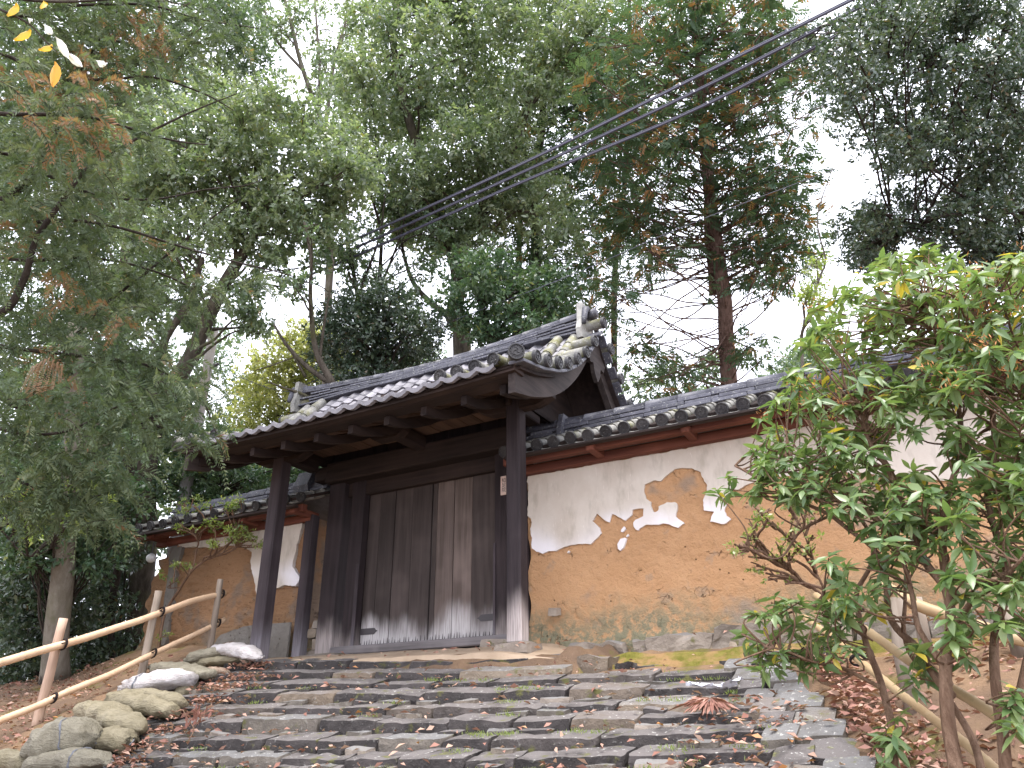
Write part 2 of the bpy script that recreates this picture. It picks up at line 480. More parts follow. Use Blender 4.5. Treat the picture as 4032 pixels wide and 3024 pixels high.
M['leaf_yellow'] = leaf_mat('yellow green leaves', ((.16, .18, .07), (.24, .25, .105), (.34, .34, .17), (.40, .30, .10)), .5)
M['leaf_hinoki'] = leaf_mat('cypress sprays', ((.042, .080, .048), (.070, .118, .068), (.105, .152, .082), (.25, .135, .06)), .25, .5, .3)
M['leaf_cedar'] = leaf_mat('cedar sprays', ((.056, .082, .048), (.088, .118, .066), (.138, .160, .094), (.215, .125, .072)), .3, .55, .25)
M['leaf_big'] = leaf_mat('broad undergrowth leaves', ((.040, .080, .044), (.066, .112, .058), (.105, .155, .080), (.19, .21, .06)), .3, .34, .5)
M['leaf_bright'] = leaf_mat('fresh green leaves', ((.10, .15, .035), (.16, .21, .055), (.25, .29, .10), (.33, .33, .10)), .45)
M['leaf_pieris'] = leaf_mat('leathery shrub leaves', ((.064, .118, .044), (.118, .185, .068), (.195, .250, .098), (.48, .38, .06)), .28, .33, .5)
M['litter'] = leaf_mat('fallen leaves', ((.20, .085, .062), (.33, .17, .13), (.48, .33, .25), (.46, .21, .08)), .12, .6, .3, 1.1)

k = NT('bamboo'); o = k.coord(False)
a = k.noise(o, 3, 4, .6); b = k.noise(o, 30, 3, .6)
col = k.mix(k.ramp(a, .3, .7), (.56, .37, .23), (.66, .47, .31))
col = k.mix(k.math('MULTIPLY', k.ramp(b, .55, .75), .35), col, (.40, .24, .14))
M['bamboo'] = k.finish(col, .48, b, .1, .003, .4)
k = NT('yellow bamboo'); o = k.coord(False)
a = k.noise(o, 3, 4, .6); b = k.noise(o, 26, 3, .6)
col = k.mix(k.ramp(a, .3, .7), (.30, .20, .10), (.40, .29, .16))
col = k.mix(k.math('MULTIPLY', k.ramp(b, .58, .75), .5), col, (.26, .20, .11))
M['bamboo_old'] = k.finish(col, .5, b, .1, .003, .4)
M['rope'] = NT('black rope').finish((.018, .012, .012), .9)
def bag_mat(name, c1, c2, dirt):
    k = NT(name); o = k.coord(False)
    a = k.noise(o, 5, 5, .7); b = k.noise(o, 19, 5, .7, (.5, 1.6, 1.6)); w = k.noise(o, 9, 3, .6, (.35, 2.2, 2.2), 1.2)
    col = k.mix(k.ramp(a, .3, .7), c1, c2)
    col = k.mix(k.math('MULTIPLY', k.ramp(b, .5, .7), .5), col, dirt)
    return k.finish(col, .7, k.math('ADD', k.math('MULTIPLY', b, .5), w), .9, .03, .3)
M['bag_olive'] = bag_mat('dirty olive sack', (.185, .158, .098), (.255, .222, .15), (.10, .085, .046))
M['bag_grey'] = bag_mat('grey sack', (.180, .160, .115), (.25, .228, .172), (.10, .09, .056))
M['bag_white'] = bag_mat('white sack', (.40, .37, .355), (.50, .47, .47), (.26, .21, .17))
M['bag_brown'] = bag_mat('soil stained sack', (.30, .21, .145), (.38, .29, .22), (.19, .13, .085))
M['tape'] = NT('grey strap').finish((.13, .135, .15), .6)
M['iron'] = NT('rusted iron').finish((.055, .048, .05), .6, None, 0, 0, .4)
M['cable'] = NT('black cable').finish((.055, .055, .085), .38, None, 0, 0, .5)
M['pole'] = earth_mat('grey concrete pole', (.27, .255, .25), (.33, .31, .30), (.22, .20, .19))
M['white'] = NT('white glazed').finish((.78, .79, .80), .35)
M['paper'] = NT('white cloth').finish((.70, .71, .78), .7)
M['plate'] = wood_mat('pale name board', (.50, .36, .30), (.58, .44, .37), GZ, .7)
M['ink'] = NT('black ink').finish((.02, .015, .015), .7)

# ================================================================ THE SETTING
STAIR_G = [(.1225, .1122, .1012, .099), (.1045, .0957, .0862, .084), (.0866, .0791, .0711, .0715), (.0711, .0650, .0583, .0560), (.0484, .0439, .0391, .0362),
           (.0270, .0242, .0212, .0220), (-.0013, -.0020, -.0029, .0050), (-.0289, -.0276, -.0262, -.0160), (-.056, -.053, -.050, -.041), (-.085, -.081, -.077, -.067), (-.115, -.110, -.104, -.093)]
STAIR_U = (-1.102, -.884, -.647, -.25)
def step_edge(kk, x):
    """front top edge of step kk at x: (y, z)"""
    Y = 7.8 - .32 * kk + .05 * (np.asarray(x, float) + 6.9) * (1 if kk < 4 else .6)
    return Y, np.interp(x / Y, STAIR_U, STAIR_G[kk]) * Y
def stair_z(x, y):
    """height of the flight: treads tilting forward .21 between the front edges"""
    x = np.atleast_1d(np.asarray(x, float)); y = np.atleast_1d(np.asarray(y, float))
    z = np.full(x.shape, -1.7)
    for kk in range(10, -1, -1):
        Y, Z = step_edge(kk, x)
        z = np.where(y >= Y, Z + .21 * np.clip(y - Y, 0, .9), z)
    return z
def stair_plane(x, y):
    x = np.asarray(x, float); y = np.asarray(y, float)
    E_ = [step_edge(kk, x) for kk in range(11)]
    z = E_[10][1] + (y - E_[10][0]) * .45
    for kk in range(10, 0, -1):
        (Y1, Z1), (Y0, Z0) = E_[kk], E_[kk - 1]
        z = np.where(y >= Y1, Z1 + (y - Y1) / (Y0 - Y1) * (Z0 - Z1), z)
    Y0, Z0 = E_[0]
    return np.where(y >= Y0, Z0, z)
def terr_z(x, y):
    return np.interp(x, [-9.3, -6.9, -4.7, -3.7], [.965, .88, .845, .74]) + np.interp(y, [7.8, 8.2, 8.5, 9.4], [.01, .075, .14, .26]) * np.interp(x, [-9.3, -6.9, -4.7, -3.7], [.75, 1, 1.05, .5])
def u_in(y): return -.246 + (6.96 - y) * .02
def u_out(y): return -.161 + (6.9 - y) * .035
def slope(y): return .88 + .453 * (y - 7.8)
def ground_z(x, y):
    x = np.asarray(x, float); y = np.asarray(y, float)
    s = slope(y)
    base = np.clip(s, -1.6, 1.0)
    left = np.clip(s + .08, -1.6, 1.36)
    t = np.clip((-9.35 - x) / .5, 0, 1)
    z = base * (1 - t) + left * t
    t2 = np.clip((-12.3 - x) / .8, 0, 1)
    z = z * (1 - t2) + np.minimum(z, .86) * t2
    tp = np.clip((y - 7.95) / .1, 0, 1) * np.clip((x + 9.5) / .2, 0, 1) * np.clip((-3.75 - x) / .2, 0, 1)
    z = z * (1 - tp) + (terr_z(x, y) - .14) * tp
    tr = np.clip((x + 3.75) / .1, 0, 1)
    led = np.where(y > 8.45, .83, np.minimum(s - .05, .62))
    z = z * (1 - tr) + np.where(s > .5, led, s - .05) * tr
    ts = np.clip((x + 8.9) / .3, 0, 1) * np.clip((u_out(y) * y - .05 - x) / .15, 0, 1) * np.clip((8.15 - y - .2 * (x < -3.7)) / .1, 0, 1)
    z = z * (1 - ts) + np.minimum(z, stair_plane(x, y) - .14) * ts
    ro = np.clip((x + .6) / .8, 0, 1) * np.clip((8.2 - y) / 1.5, 0, 1)
    z = z + .12 * ro
    far = np.clip((y - 10.0) / 1.5, 0, 1)
    z = z * (1 - far) + .85 * far
    return z
def build_ground():
    xs = np.concatenate([np.linspace(-420, -30, 12), np.linspace(-26, -15, 12), np.arange(-14.4, 3.0, .11), np.linspace(3.2, 14, 12), np.linspace(20, 420, 12)])
    ys = np.concatenate([np.linspace(-260, -12, 8), np.linspace(-8, 1.6, 10), np.arange(1.8, 9.8, .10), np.linspace(10, 20, 14), np.linspace(26, 600, 14)])
    X, Y = np.meshgrid(xs, ys)
    z = ground_z(X.ravel(), Y.ravel())
    p = np.stack([X.ravel(), Y.ravel(), z * 0], 1)
    near = (np.abs(X.ravel()) < 20) & (Y.ravel() < 12)
    z = z + near * (vnoise(p, 1.1, 3, 2) * .035 + vnoise(p, 5.5, 5, 2) * .022)
    v = np.stack([X.ravel(), Y.ravel(), z], 1)
    nx, ny = len(xs), len(ys)
    f = [(j * nx + i, j * nx + i + 1, (j + 1) * nx + i + 1, (j + 1) * nx + i) for j in range(ny - 1) for i in range(nx - 1)]
    g = MB().add(v, f).build('ground', M['soil'], None, True)
    tag(g, 'brown leaf-strewn soil of the slope below the temple wall', None, None, 'structure')
build_ground()

def sheet(name, xs, ys, zf, mat, amp, seed, label):
    X, Y = np.meshgrid(xs, ys)
    x, y = X.ravel(), Y.ravel()
    p = np.stack([x, y, x * 0], 1)
    z = zf(x, y) + vnoise(p, 4, seed, 3) * amp
    nx = len(xs)
    f = [(j * nx + i, j * nx + i + 1, (j + 1) * nx + i + 1, (j + 1) * nx + i) for j in range(len(ys) - 1) for i in range(nx - 1)]
    return tag(MB().add(np.stack([x, y, z], 1), f).build(name, mat, None, True), label, None, None, 'structure')
sheet('terrace', np.arange(-9.35, -3.65, .1), np.concatenate([[7.90, 7.93], np.arange(7.98, 9.75, .08)]),
      lambda x, y: terr_z(x, y) - .35 * (y < 7.92) - .25 * (x < -9.3) - .2 * (x > -3.75), M['packed'], .012, 11, 'trodden pale earth terrace in front of the gate doors')
def ledge_z(x, y):
    return np.where(y < 8.42, .69 + .14 * np.clip((y - 8.2) / .2, 0, 1), .835 + .02 * (y - 8.4)) - .03 * np.clip(-3.0 - x, 0, .6) - .4 * (y < 8.1) - .3 * (x < -3.7)
sheet('moss_bank', np.arange(-3.75, 3.2, .09), np.concatenate([[8.05], np.arange(8.12, 8.5, .04), np.arange(8.5, 9.25, .08)]), ledge_z, M['moss'], .028, 21,
      'green mossy earth bank along the foot of the long wall')

def stone(L, W, H, seed, n=(6, 3, 3), amp=.02, taper=.1, tilt=0.0):
    """rough block centred on x, front face at y=0, top at z=0 rising by tilt to the back"""
    nx, ny, nz = n
    bm = bmesh.new()
    P = {}
    def V(i, j, q):
        key = (i, j, q)
        if key not in P:
            P[key] = bm.verts.new(((i / nx - .5) * L, j / ny * W, (q / nz - 1) * H))
        return P[key]
    for i in range(nx):
        for j in range(ny):
            bm.faces.new((V(i, j, nz), V(i + 1, j, nz), V(i + 1, j + 1, nz), V(i, j + 1, nz)))
    for i in range(nx):
        for q in range(nz):
            bm.faces.new((V(i, 0, q), V(i + 1, 0, q), V(i + 1, 0, q + 1), V(i, 0, q + 1)))
            bm.faces.new((V(i + 1, ny, q), V(i, ny, q), V(i, ny, q + 1), V(i + 1, ny, q + 1)))
    for j in range(ny):
        for q in range(nz):
            bm.faces.new((V(0, j + 1, q), V(0, j, q), V(0, j, q + 1), V(0, j + 1, q + 1)))
            bm.faces.new((V(nx, j, q), V(nx, j + 1, q), V(nx, j + 1, q + 1), V(nx, j, q + 1)))
    bm.verts.index_update()
    co = np.array([v.co[:] for v in bm.verts])
    f = [[q.index for q in a.verts] for a in bm.faces]
    bm.free()
    ex = np.abs(co[:, 0]) / (L / 2)
    ey = np.abs(co[:, 1] / W - .5) * 2
    ez = np.clip(co[:, 2] / H + 1, 0, 1)
    edge = ((ex > .98).astype(float) + (ey > .98) + (ez > .98))
    c = np.array([0, W / 2, -H / 2])
    pull = np.where(edge >= 3, .05, np.where(edge >= 2, .018, 0.0))
    co = co + (c - co) * pull[:, None]
    nz_ = np.stack([vnoise(co + seed * 3.7, 5.5, seed + k, 2) for k in range(3)], 1)
    nb = np.stack([vnoise(co + seed * 1.3, 16, seed + 5 + k, 1) for k in range(3)], 1)
    co = co + nz_ * amp + nb * amp * .4
    rs = np.random.default_rng(seed)
    co[:, 2] += tilt * np.clip(co[:, 1], 0, None) + (co[:, 0] / L) * rs.uniform(-.014, .014)
    co[:, 1] += (co[:, 0] / L) * rs.uniform(-.02, .02)
    co[:, 0] *= 1 - taper * np.clip(-co[:, 2] / H, 0, 1) * rs.uniform(0, 1)
    return co, f

stairs = thing('stone_stairs', (-5, 6.3, 0), 'broad timeworn flight of rough field stone steps climbing to the gate', 'stairs', None, 'structure')
def stair_right(kk):
    if kk < 2: return -3.72
    y = step_edge(kk, -1.7)[0]
    return u_in(y) * y - .01
sid = 100
for kk in range(0, 11):
    x = -8.9
    xr = stair_right(kk)
    while x < xr - .12:
        L = random.uniform(.5, 1.25) if kk < 5 else random.uniform(.42, 1.05)
        if x + L > xr - .3: L = xr - x
        xc = x + L / 2
        (ya, za), (yb, zb) = step_edge(kk, x), step_edge(kk, x + L)
        y, z = (ya + yb) / 2, (za + zb) / 2
        sid += 1
        big = random.random()
        v, f = stone(L - .010, random.uniform(.27, .34), .16, sid, (max(5, int(L / .06)), 5, 3), .009 if kk < 3 else .013, .06, .20 + random.uniform(-.04, .05))
        v[:, 1] += v[:, 0] / L * (yb - ya); v[:, 2] += v[:, 0] / L * (zb - za)
        v[:, 0] += xc; v[:, 1] += y + random.uniform(-.014, .014); v[:, 2] += z + random.uniform(-.010, .006) + (.018 if big > .93 and kk > 2 else 0)
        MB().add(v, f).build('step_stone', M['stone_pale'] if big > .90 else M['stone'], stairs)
        x += L
    # the small stones packed on the tread behind the front row
    x = -8.6
    while x < xr - .1 and kk > 2:
        L = random.uniform(.14, .36)
        xc = x + L / 2
        y, z = step_edge(kk, xc)
        if random.random() < .55:
            sid += 1
            v, f = stone(L, random.uniform(.07, .13), .06, sid, (5, 3, 2), .014, .1, .16)
            v[:, 0] += xc; v[:, 1] += y + random.uniform(.19, .23); v[:, 2] += z + random.uniform(.055, .075)
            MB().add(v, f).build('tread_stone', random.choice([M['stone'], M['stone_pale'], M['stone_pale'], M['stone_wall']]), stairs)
        x += L + random.uniform(.0, .5)
# the side band of flat paving stones up the right edge of the flight
y = 7.75
while y > 4.2:
    dy = random.uniform(.20, .30)
    for c in range(2):
        yy = y + (.10 if c else 0) + random.uniform(-.03, .03)
        xi, xo = u_in(yy) * yy + .01, u_out(yy) * yy
        mid = xi + (xo - xi) * (.46 + random.uniform(-.06, .06))
        a_, b_ = (xi, mid - .01) if c == 0 else (mid + .01, xo)
        sid += 1
        xc = (a_ + b_) / 2
        v, f = stone(b_ - a_, dy * 1.02, .12, sid, (5, 4, 2), .012, .05, .40)
        v[:, 0] += xc; v[:, 1] += yy - dy; v[:, 2] += float(stair_plane(xc, yy - dy)) + random.uniform(.0, .03)
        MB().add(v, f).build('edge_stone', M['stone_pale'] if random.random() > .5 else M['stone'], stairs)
    y -= dy + .012
# upper step block at the right end of the terrace edge
for (xc, y, z, L, W, H) in ((-3.54, 7.92, .78, .36, .5, .34), (-3.22, 8.0, .70, .22, .3, .2), (-2.98, 8.02, .66, .2, .25, .18), (-2.1, 8.0, .66, .18, .2, .15), (-1.55, 7.95, .74, .8, .45, .25)):
    sid += 1
    v, f = stone(L, W, H, sid, (5, 4, 3), .028, .2, .05)
    v += np.array([xc, y, z])
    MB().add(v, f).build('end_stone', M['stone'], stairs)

# ================================================================ TILE SHAPES
def half_tile(L, r0, r1, n=10, closed=True):
    """round cover tile along +y, lower end at y=0"""
    v = []
    for y, r in ((0, r0), (L * .5, (r0 + r1) / 2), (L, r1)):
        for i in range(n):
            t = 2 * math.pi * i / n
            v.append((r * math.cos(t), y, r * math.sin(t)))
    f = [(k * n + i, k * n + (i + 1) % n, (k + 1) * n + (i + 1) % n, (k + 1) * n + i) for k in range(2) for i in range(n)]
    f.append(tuple(range(n))); f.append(tuple(range(3 * n - 1, 2 * n - 1, -1)))
    return v, f
def disc_mesh(R=.075):
    """round tile end with raised rim, bead ring and a three-comma whorl, facing -y"""
    mb = MB()
    n = 24
    prof = [(R * 1.0, .03), (R * 1.0, -.008), (R * .97, -.014), (R * .84, -.014), (R * .80, -.004), (0.0001, -.004)]
    v = []
    for r, y in prof:
        for i in range(n):
            t = 2 * math.pi * i / n
            v.append((r * math.cos(t), y, r * math.sin(t)))
    f = [(k * n + i, (k + 1) * n + i, (k + 1) * n + (i + 1) % n, k * n + (i + 1) % n) for k in range(len(prof) - 1) for i in range(n)]
    mb.add(v, f)
    for q in range(14):
        t = 2 * math.pi * q / 14
        cx, cz, s = R * .70 * math.cos(t), R * .70 * math.sin(t), R * .055
        mb.add([(cx - s, -.004, cz - s), (cx + s, -.004, cz - s), (cx + s, -.004, cz + s), (cx - s, -.004, cz + s), (cx, -.013, cz)],
               [(0, 1, 4), (1, 2, 4), (2, 3, 4), (3, 0, 4)])
    for q in range(3):
        a0 = 2 * math.pi * q / 3
        outer, inner = [], []
        for s in np.linspace(0, 1, 9):
            ang = a0 + s * 2.3
            rc = R * (.26 + .28 * s)
            w = R * .155 * (1 - s) ** .7 + R * .012
            outer.append((ang, rc + w)); inner.append((ang, rc - w))
        ring = [(a0 - .45, R * .26)] + outer + inner[::-1]
        pts = [(r * math.cos(a), r * math.sin(a)) for a, r in ring]
        m = len(pts)
        v = [(x, -.004, z) for x, z in pts] + [(x, -.013, z) for x, z in pts]
        f = []
        no = len(outer)
        for i in range(m):
            j = (i + 1) % m
            f.append((i, j, m + j, m + i))
        f.append((m, m + 1, m + m - 1))
        for i in range(no - 1):
            f.append((m + 1 + i, m + 2 + i, m + m - 2 - i, m + m - 1 - i))
        mb.add(v, f)
    return mb.mesh('end_disc', M['disc'], False)
ME_DISC = disc_mesh(.083)
ME_ROUND = MB().add(*half_tile(.30, .072, .062)).mesh('round_tile', M['tile_round'], True)
ME_ROUND_V = MB().add(*half_tile(.36, .080, .072)).mesh('round_tile', M['tile_moss'], True)
ME_ROUND_M = MB().add(*half_tile(.30, .072, .062)).mesh('round_tile', M['tile_moss'], True)
ME_ROUND_LONG = MB().add(*half_tile(.30, .086, .074)).mesh('round_tile', M['tile_moss'], True)
def s_tile(front):
    n = 15; W = .262; L = .28
    xs = np.linspace(-W / 2, W / 2, n)
    zf = lambda x: np.where((x + W / 2) < .062, .016 * np.sin(math.pi * np.clip((x + W / 2 + .012) / .085, 0, 1)), -.026 * np.sin(math.pi * np.clip((x + W / 2 - .062) / .2, 0, 1)) + .004 * (x + W / 2 > .2)) + .010
    top = zf(xs)
    v, f = [], []
    for y in (0, L * .5, L):
        for i in range(n): v.append((xs[i], y, top[i]))
    for k_ in range(2):
        for i in range(n - 1): f.append((k_ * n + i, k_ * n + i + 1, (k_ + 1) * n + i + 1, (k_ + 1) * n + i))
    drop = .062 if front else .028
    b = len(v)
    for i in range(n): v.append((xs[i], 0, top[i]))
    for i in range(n): v.append((xs[i], .0, top[i] - drop * (1.0 if not front else (.75 + .25 * math.sin(math.pi * i / (n - 1))))))
    for i in range(n): v.append((xs[i], .05, top[i] - drop))
    for i in range(n - 1):
        f.append((b + n + i, b + n + i + 1, b + i + 1, b + i))
        f.append((b + 2 * n + i, b + 2 * n + i + 1, b + n + i + 1, b + n + i))
    # the left return of the tile
    v += [(xs[0], 0, top[0]), (xs[0], L, top[0]), (xs[0], L, top[0] - drop), (xs[0], 0, top[0] - drop)]
    f.append(tuple(len(v) - 4 + i for i in range(4)))
    return v, f
ME_STILE = [MB().add(*s_tile(False)).mesh('pan_tile', M['tile'], True)]
ME_SEAVE = MB().add(*s_tile(True)).mesh('eave_tile', M['tile'], False)
def pan_piece(W):
    n = 7
    v, f = [], []
    for y in (0, .3):
        for dz in (0, -.018):
            for i in range(n):
                t = -1 + 2 * i / (n - 1)
                v.append((t * W / 2, y, -.026 * (1 - t * t) + dz))
    for i in range(n - 1):
        f += [(i, i + 1, 2 * n + i + 1, 2 * n + i), (n + i, i + n + 1, i + 1, i), (3 * n + i + 1, n + i + 1, n + i, 3 * n + i)]
    return v, f

def rot_x(a): return Matrix.Rotation(a, 4, 'X')
def rot_y(a): return Matrix.Rotation(a, 4, 'Y')
def rot_z(a): return Matrix.Rotation(a, 4, 'Z')
T = Matrix.Translation

# ================================================================ THE GATE
XC, YR = -6.74, 9.36
gate = thing('temple_gate', (XC, 9.2, 1.1), 'old dark timber gate with closed plank doors under a curved grey tiled roof', 'gate')
HD = [0, .37, .6, .85, 1.1, 1.34, 1.55, 1.94, 2.5, 2.9]
HZ = [5.47, 5.03, 4.79, 4.575, 4.40, 4.265, 4.175, 4.045, 3.935, 3.90]
def roof_z(x, d):
    d = np.abs(d)
    L = .055 + .015 * np.clip(1 - d / 2.5, 0, 1)
    u = (np.asarray(x) - XC) / 2.9
    mk = .17 * np.exp(-((d - .36) / .36) ** 2) * (1 - np.clip(np.abs(u) / .93, 0, 1) ** 4)     # the field swells above the verge
    return np.interp(d, HD, HZ) + mk - L + L * u * u + (.03 * np.clip(np.abs(u) - .75, 0, 1))
XL, XR_ = XC - 2.94, XC + 2.94
# arc-length table down the front slope
_dd = np.linspace(0, 2.5, 400)
_zz = np.interp(_dd, HD, HZ)
_al = np.concatenate([[0], np.cumsum(np.hypot(np.diff(_dd), np.diff(_zz)))])
def d_at(arc): return float(np.interp(arc, _al, _dd))
ARC = _al[-1]
def slope_at(d):
    return math.atan2(float(np.interp(d - .06, HD, HZ) - np.interp(d + .06, HD, HZ)), .12)
# wavy eave and field tiles, each one its own piece
ncol = 20
x0 = XC - 2.42
for c in range(ncol):
    xc = x0 + c * .2515 + .126
    arc = ARC
    row = 0
    while arc > .20:
        d = d_at(arc)
        z = float(roof_z(xc, d))
        sl = slope_at(max(.08, d - .13)) * .93 - .05
        ax = math.atan2(float(roof_z(xc + .1, d) - roof_z(xc - .1, d)), .2)
        mw = T((xc, YR - d, z + .012 + random.uniform(-.004, .004))) @ rot_y(-ax) @ rot_x(sl) @ rot_z(random.uniform(-.02, .02))
        if row == 0:
            link('eave_tile', ME_SEAVE, gate, mw)
        else:
            link('pan_tile', ME_STILE[0], gate, mw)
        arc -= .205
        row += 1
# closed boarding and rear slope under the tiles
def roof_sheet(off, xa, xb, d0, d1, nx=24, nd=26):
    v, f = [], []
    for i in range(nx + 1):
        for j in range(nd + 1):
            x = xa + (xb - xa) * i / nx; d = d0 + (d1 - d0) * j / nd
            v.append((x, YR - d, float(roof_z(x, d)) + off))
    for i in range(nx):
        for j in range(nd):
            a = i * (nd + 1) + j
            f.append((a, a + 1, a + nd + 2, a + nd + 1))
    return v, f
rs = MB()
v, f = roof_sheet(-.03, XL + .12, XR_ - .12, -2.5, 2.42)
rs.add(v, f)
v2, f2 = roof_sheet(-.07, XL + .12, XR_ - .12, -2.5, 2.42)
rs.add(v2, [q[::-1] for q in f2])
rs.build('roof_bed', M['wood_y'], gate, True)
rt = MB()
for i in range(22):
    xa = XL + .1 + i * .262
    pts = [(xa + .13, YR + d, float(roof_z(xa + .13, d)) + .03) for d in np.linspace(.15, 2.55, 14)]
    rt.add(*tube(pts, .06, 7))
rt.add(*roof_sheet(0.0, XL + .06, XR_ - .06, -2.52, -.1))
rt.build('rear_roof', M['tile'], gate, True)
# underside boards and rafters
nb = 26
for i in range(nb):
    xa = XL + .16 + (XR_ - XL - .32) * i / nb; xb = xa + (XR_ - XL - .32) / nb - .012
    mb = MB()
    zo = -.095 - random.uniform(0, .02)
    v, f = [], []
    for d in np.linspace(.05, 2.36, 12):
        zt = float(roof_z((xa + xb) / 2, d)) + zo
        for x, dz in ((xa, 0), (xb, 0), (xb, .02), (xa, .02)): v.append((x, YR - d, zt + dz))
    for j in range(11):
        for q in range(4):
            f.append((j * 4 + q, j * 4 + (q + 1) % 4, j * 4 + 4 + (q + 1) % 4, j * 4 + 4 + q))
    f += [(3, 2, 1, 0), (44, 45, 46, 47)]
    mb.add(v, f).build('soffit_board', M['soffit'], gate)
for xr in (-9.45, -8.94, -8.34, -7.74, -7.13, -6.53, -5.93, -5.35, -4.75, -4.2):
    pts = [(xr, YR - d, float(roof_z(xr, d)) - .225 - .02 * math.sin((d - .2) * 1.3)) for d in np.linspace(.1, 2.16, 10)]
    mb = MB()
    v, f = [], []
    for (x, y, z) in pts:
        for dx, dz in ((-.042, -.055), (.042, -.055), (.042, .065), (-.042, .065)): v.append((x + dx, y, z + dz))
    for j in range(len(pts) - 1):
        for q in range(4): f.append((j * 4 + q, j * 4 + (q + 1) % 4, j * 4 + 4 + (q + 1) % 4, j * 4 + 4 + q))
    f += [(3, 2, 1, 0), tuple(len(v) - 4 + q for q in range(4))]
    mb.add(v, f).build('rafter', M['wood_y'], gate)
# eave boards that follow the lift of the eave
def eave_board(y0, y1, dz0, dz1, name, xa, xb, d):
    v, f = [], []
    n = 24
    for i in range(n + 1):
        x = xa + (xb - xa) * i / n
        z = float(roof_z(x, d))
        for y, dz in ((y0, dz0), (y1, dz0), (y1, dz1), (y0, dz1)): v.append((x, y, z + dz))
    for j in range(n):
        for q in range(4): f.append((j * 4 + q, j * 4 + (q + 1) % 4, j * 4 + 4 + (q + 1) % 4, j * 4 + 4 + q))
    f += [(3, 2, 1, 0), tuple(len(v) - 4 + q for q in range(4))]
    MB().add(v, f).build(name, M['wood_x'], gate)
eave_board(YR - 2.40, YR - 2.18, -.115, -.025, 'eave_board', XL + .1, XR_ - .1, 2.36)
eave_board(YR - 2.27, YR - 2.05, -.165, -.118, 'eave_board', XL + .14, XR_ - .14, 2.14)
# ridge: five courses of flat tiles, a cap row and end plates
me_noshi = {}
RXL, RXR = XL + .02, XR_ - .28
for cse in range(5):
    w = .30 - .03 * cse
    n = 12
    Ls = (RXR - RXL) / n
    me = MB().add(*box(-Ls / 2 + .004, Ls / 2 - .002, -w / 2, w / 2, -.0165, .0165, .005)).mesh('ridge_tile', M['tile_ridge'])
    for i in range(n):
        off = Ls * .5 * (cse % 2)
        x = RXL + (i + .5) * Ls + (off if i < n - 1 else 0)
        u_ = (x - XC) / 2.9
        z = float(roof_z(x, 0)) + .0 + cse * (.034 + .038 * u_ * u_)
        ax = math.atan2(float(roof_z(x + .1, 0) - roof_z(x - .1, 0)), .2) + cse * .025 * u_
        link('ridge_tile', me, gate, T((x, YR + random.uniform(-.008, .008), z + random.uniform(-.004, .004))) @ rot_y(-ax) @ rot_x(random.uniform(-.04, .04)))
ncap = 17
me_cap = MB().add(*half_tile((RXR - RXL) / ncap + .03, .078, .070, 12)).mesh('ridge_cap', M['tile_ridge'], True)
for i in range(ncap):
    x = RXL + i * (RXR - RXL) / ncap
    u_ = (x - XC) / 2.9
    z = float(roof_z(x, 0)) + .160 + .19 * u_ * u_
    ax = math.atan2(float(roof_z(x + .2, 0) - roof_z(x - .05, 0)), .25) + .125 * u_
    link('ridge_cap', me_cap, gate, T((x, YR, z)) @ rot_y(-ax) @ rot_z(-math.pi / 2))
for side, xe in ((1, RXR + .05), (-1, RXL - .05)):
    z = float(roof_z(xe, 0)) - .04
    mb = MB()
    pl = [(-.21, -.10), (.21, -.10), (.24, .05), (.19, .20), (.17, .50), (-.17, .50), (-.19, .20), (-.24, .05)]
    v, f = prism(pl, -.045, .045)
    v = [(-y * 1.0, x, zz) for x, y, zz in v]
    v = np.array(v) + np.array([xe, YR, z])
    mb.add(v, f)
    fin = mb.build('ridge_end_plate', M['tile_round'], gate)
    mb = MB()
    for s in (-1, 1):
        mb.add(*tube([(xe + .09 * side, YR + s * (.08 + .16 * t), z + .38 - .3 * t + .12 * math.sin(3 * t)) for t in np.linspace(0, 1, 6)], [.05, .055, .055, .05, .045, .035], 7))
    mb.add(*tube([(xe + .03 * side, YR, z + .34), (xe + .20 * side, YR, z + .36)], .075, 10))
    mb.build('ridge_ornament', M['tile_ridge'], gate, True)
def round_tile(parent, me, mw, disc=True, s=1.0, name='round_tile'):
    o = link(name, me, parent, mw)
    if disc:
        e = link('end_disc', ME_DISC, o, T((0, -.004, 0)) @ rot_y(random.uniform(0, 6.28)) @ Matrix.Scale(s, 4))
    return o
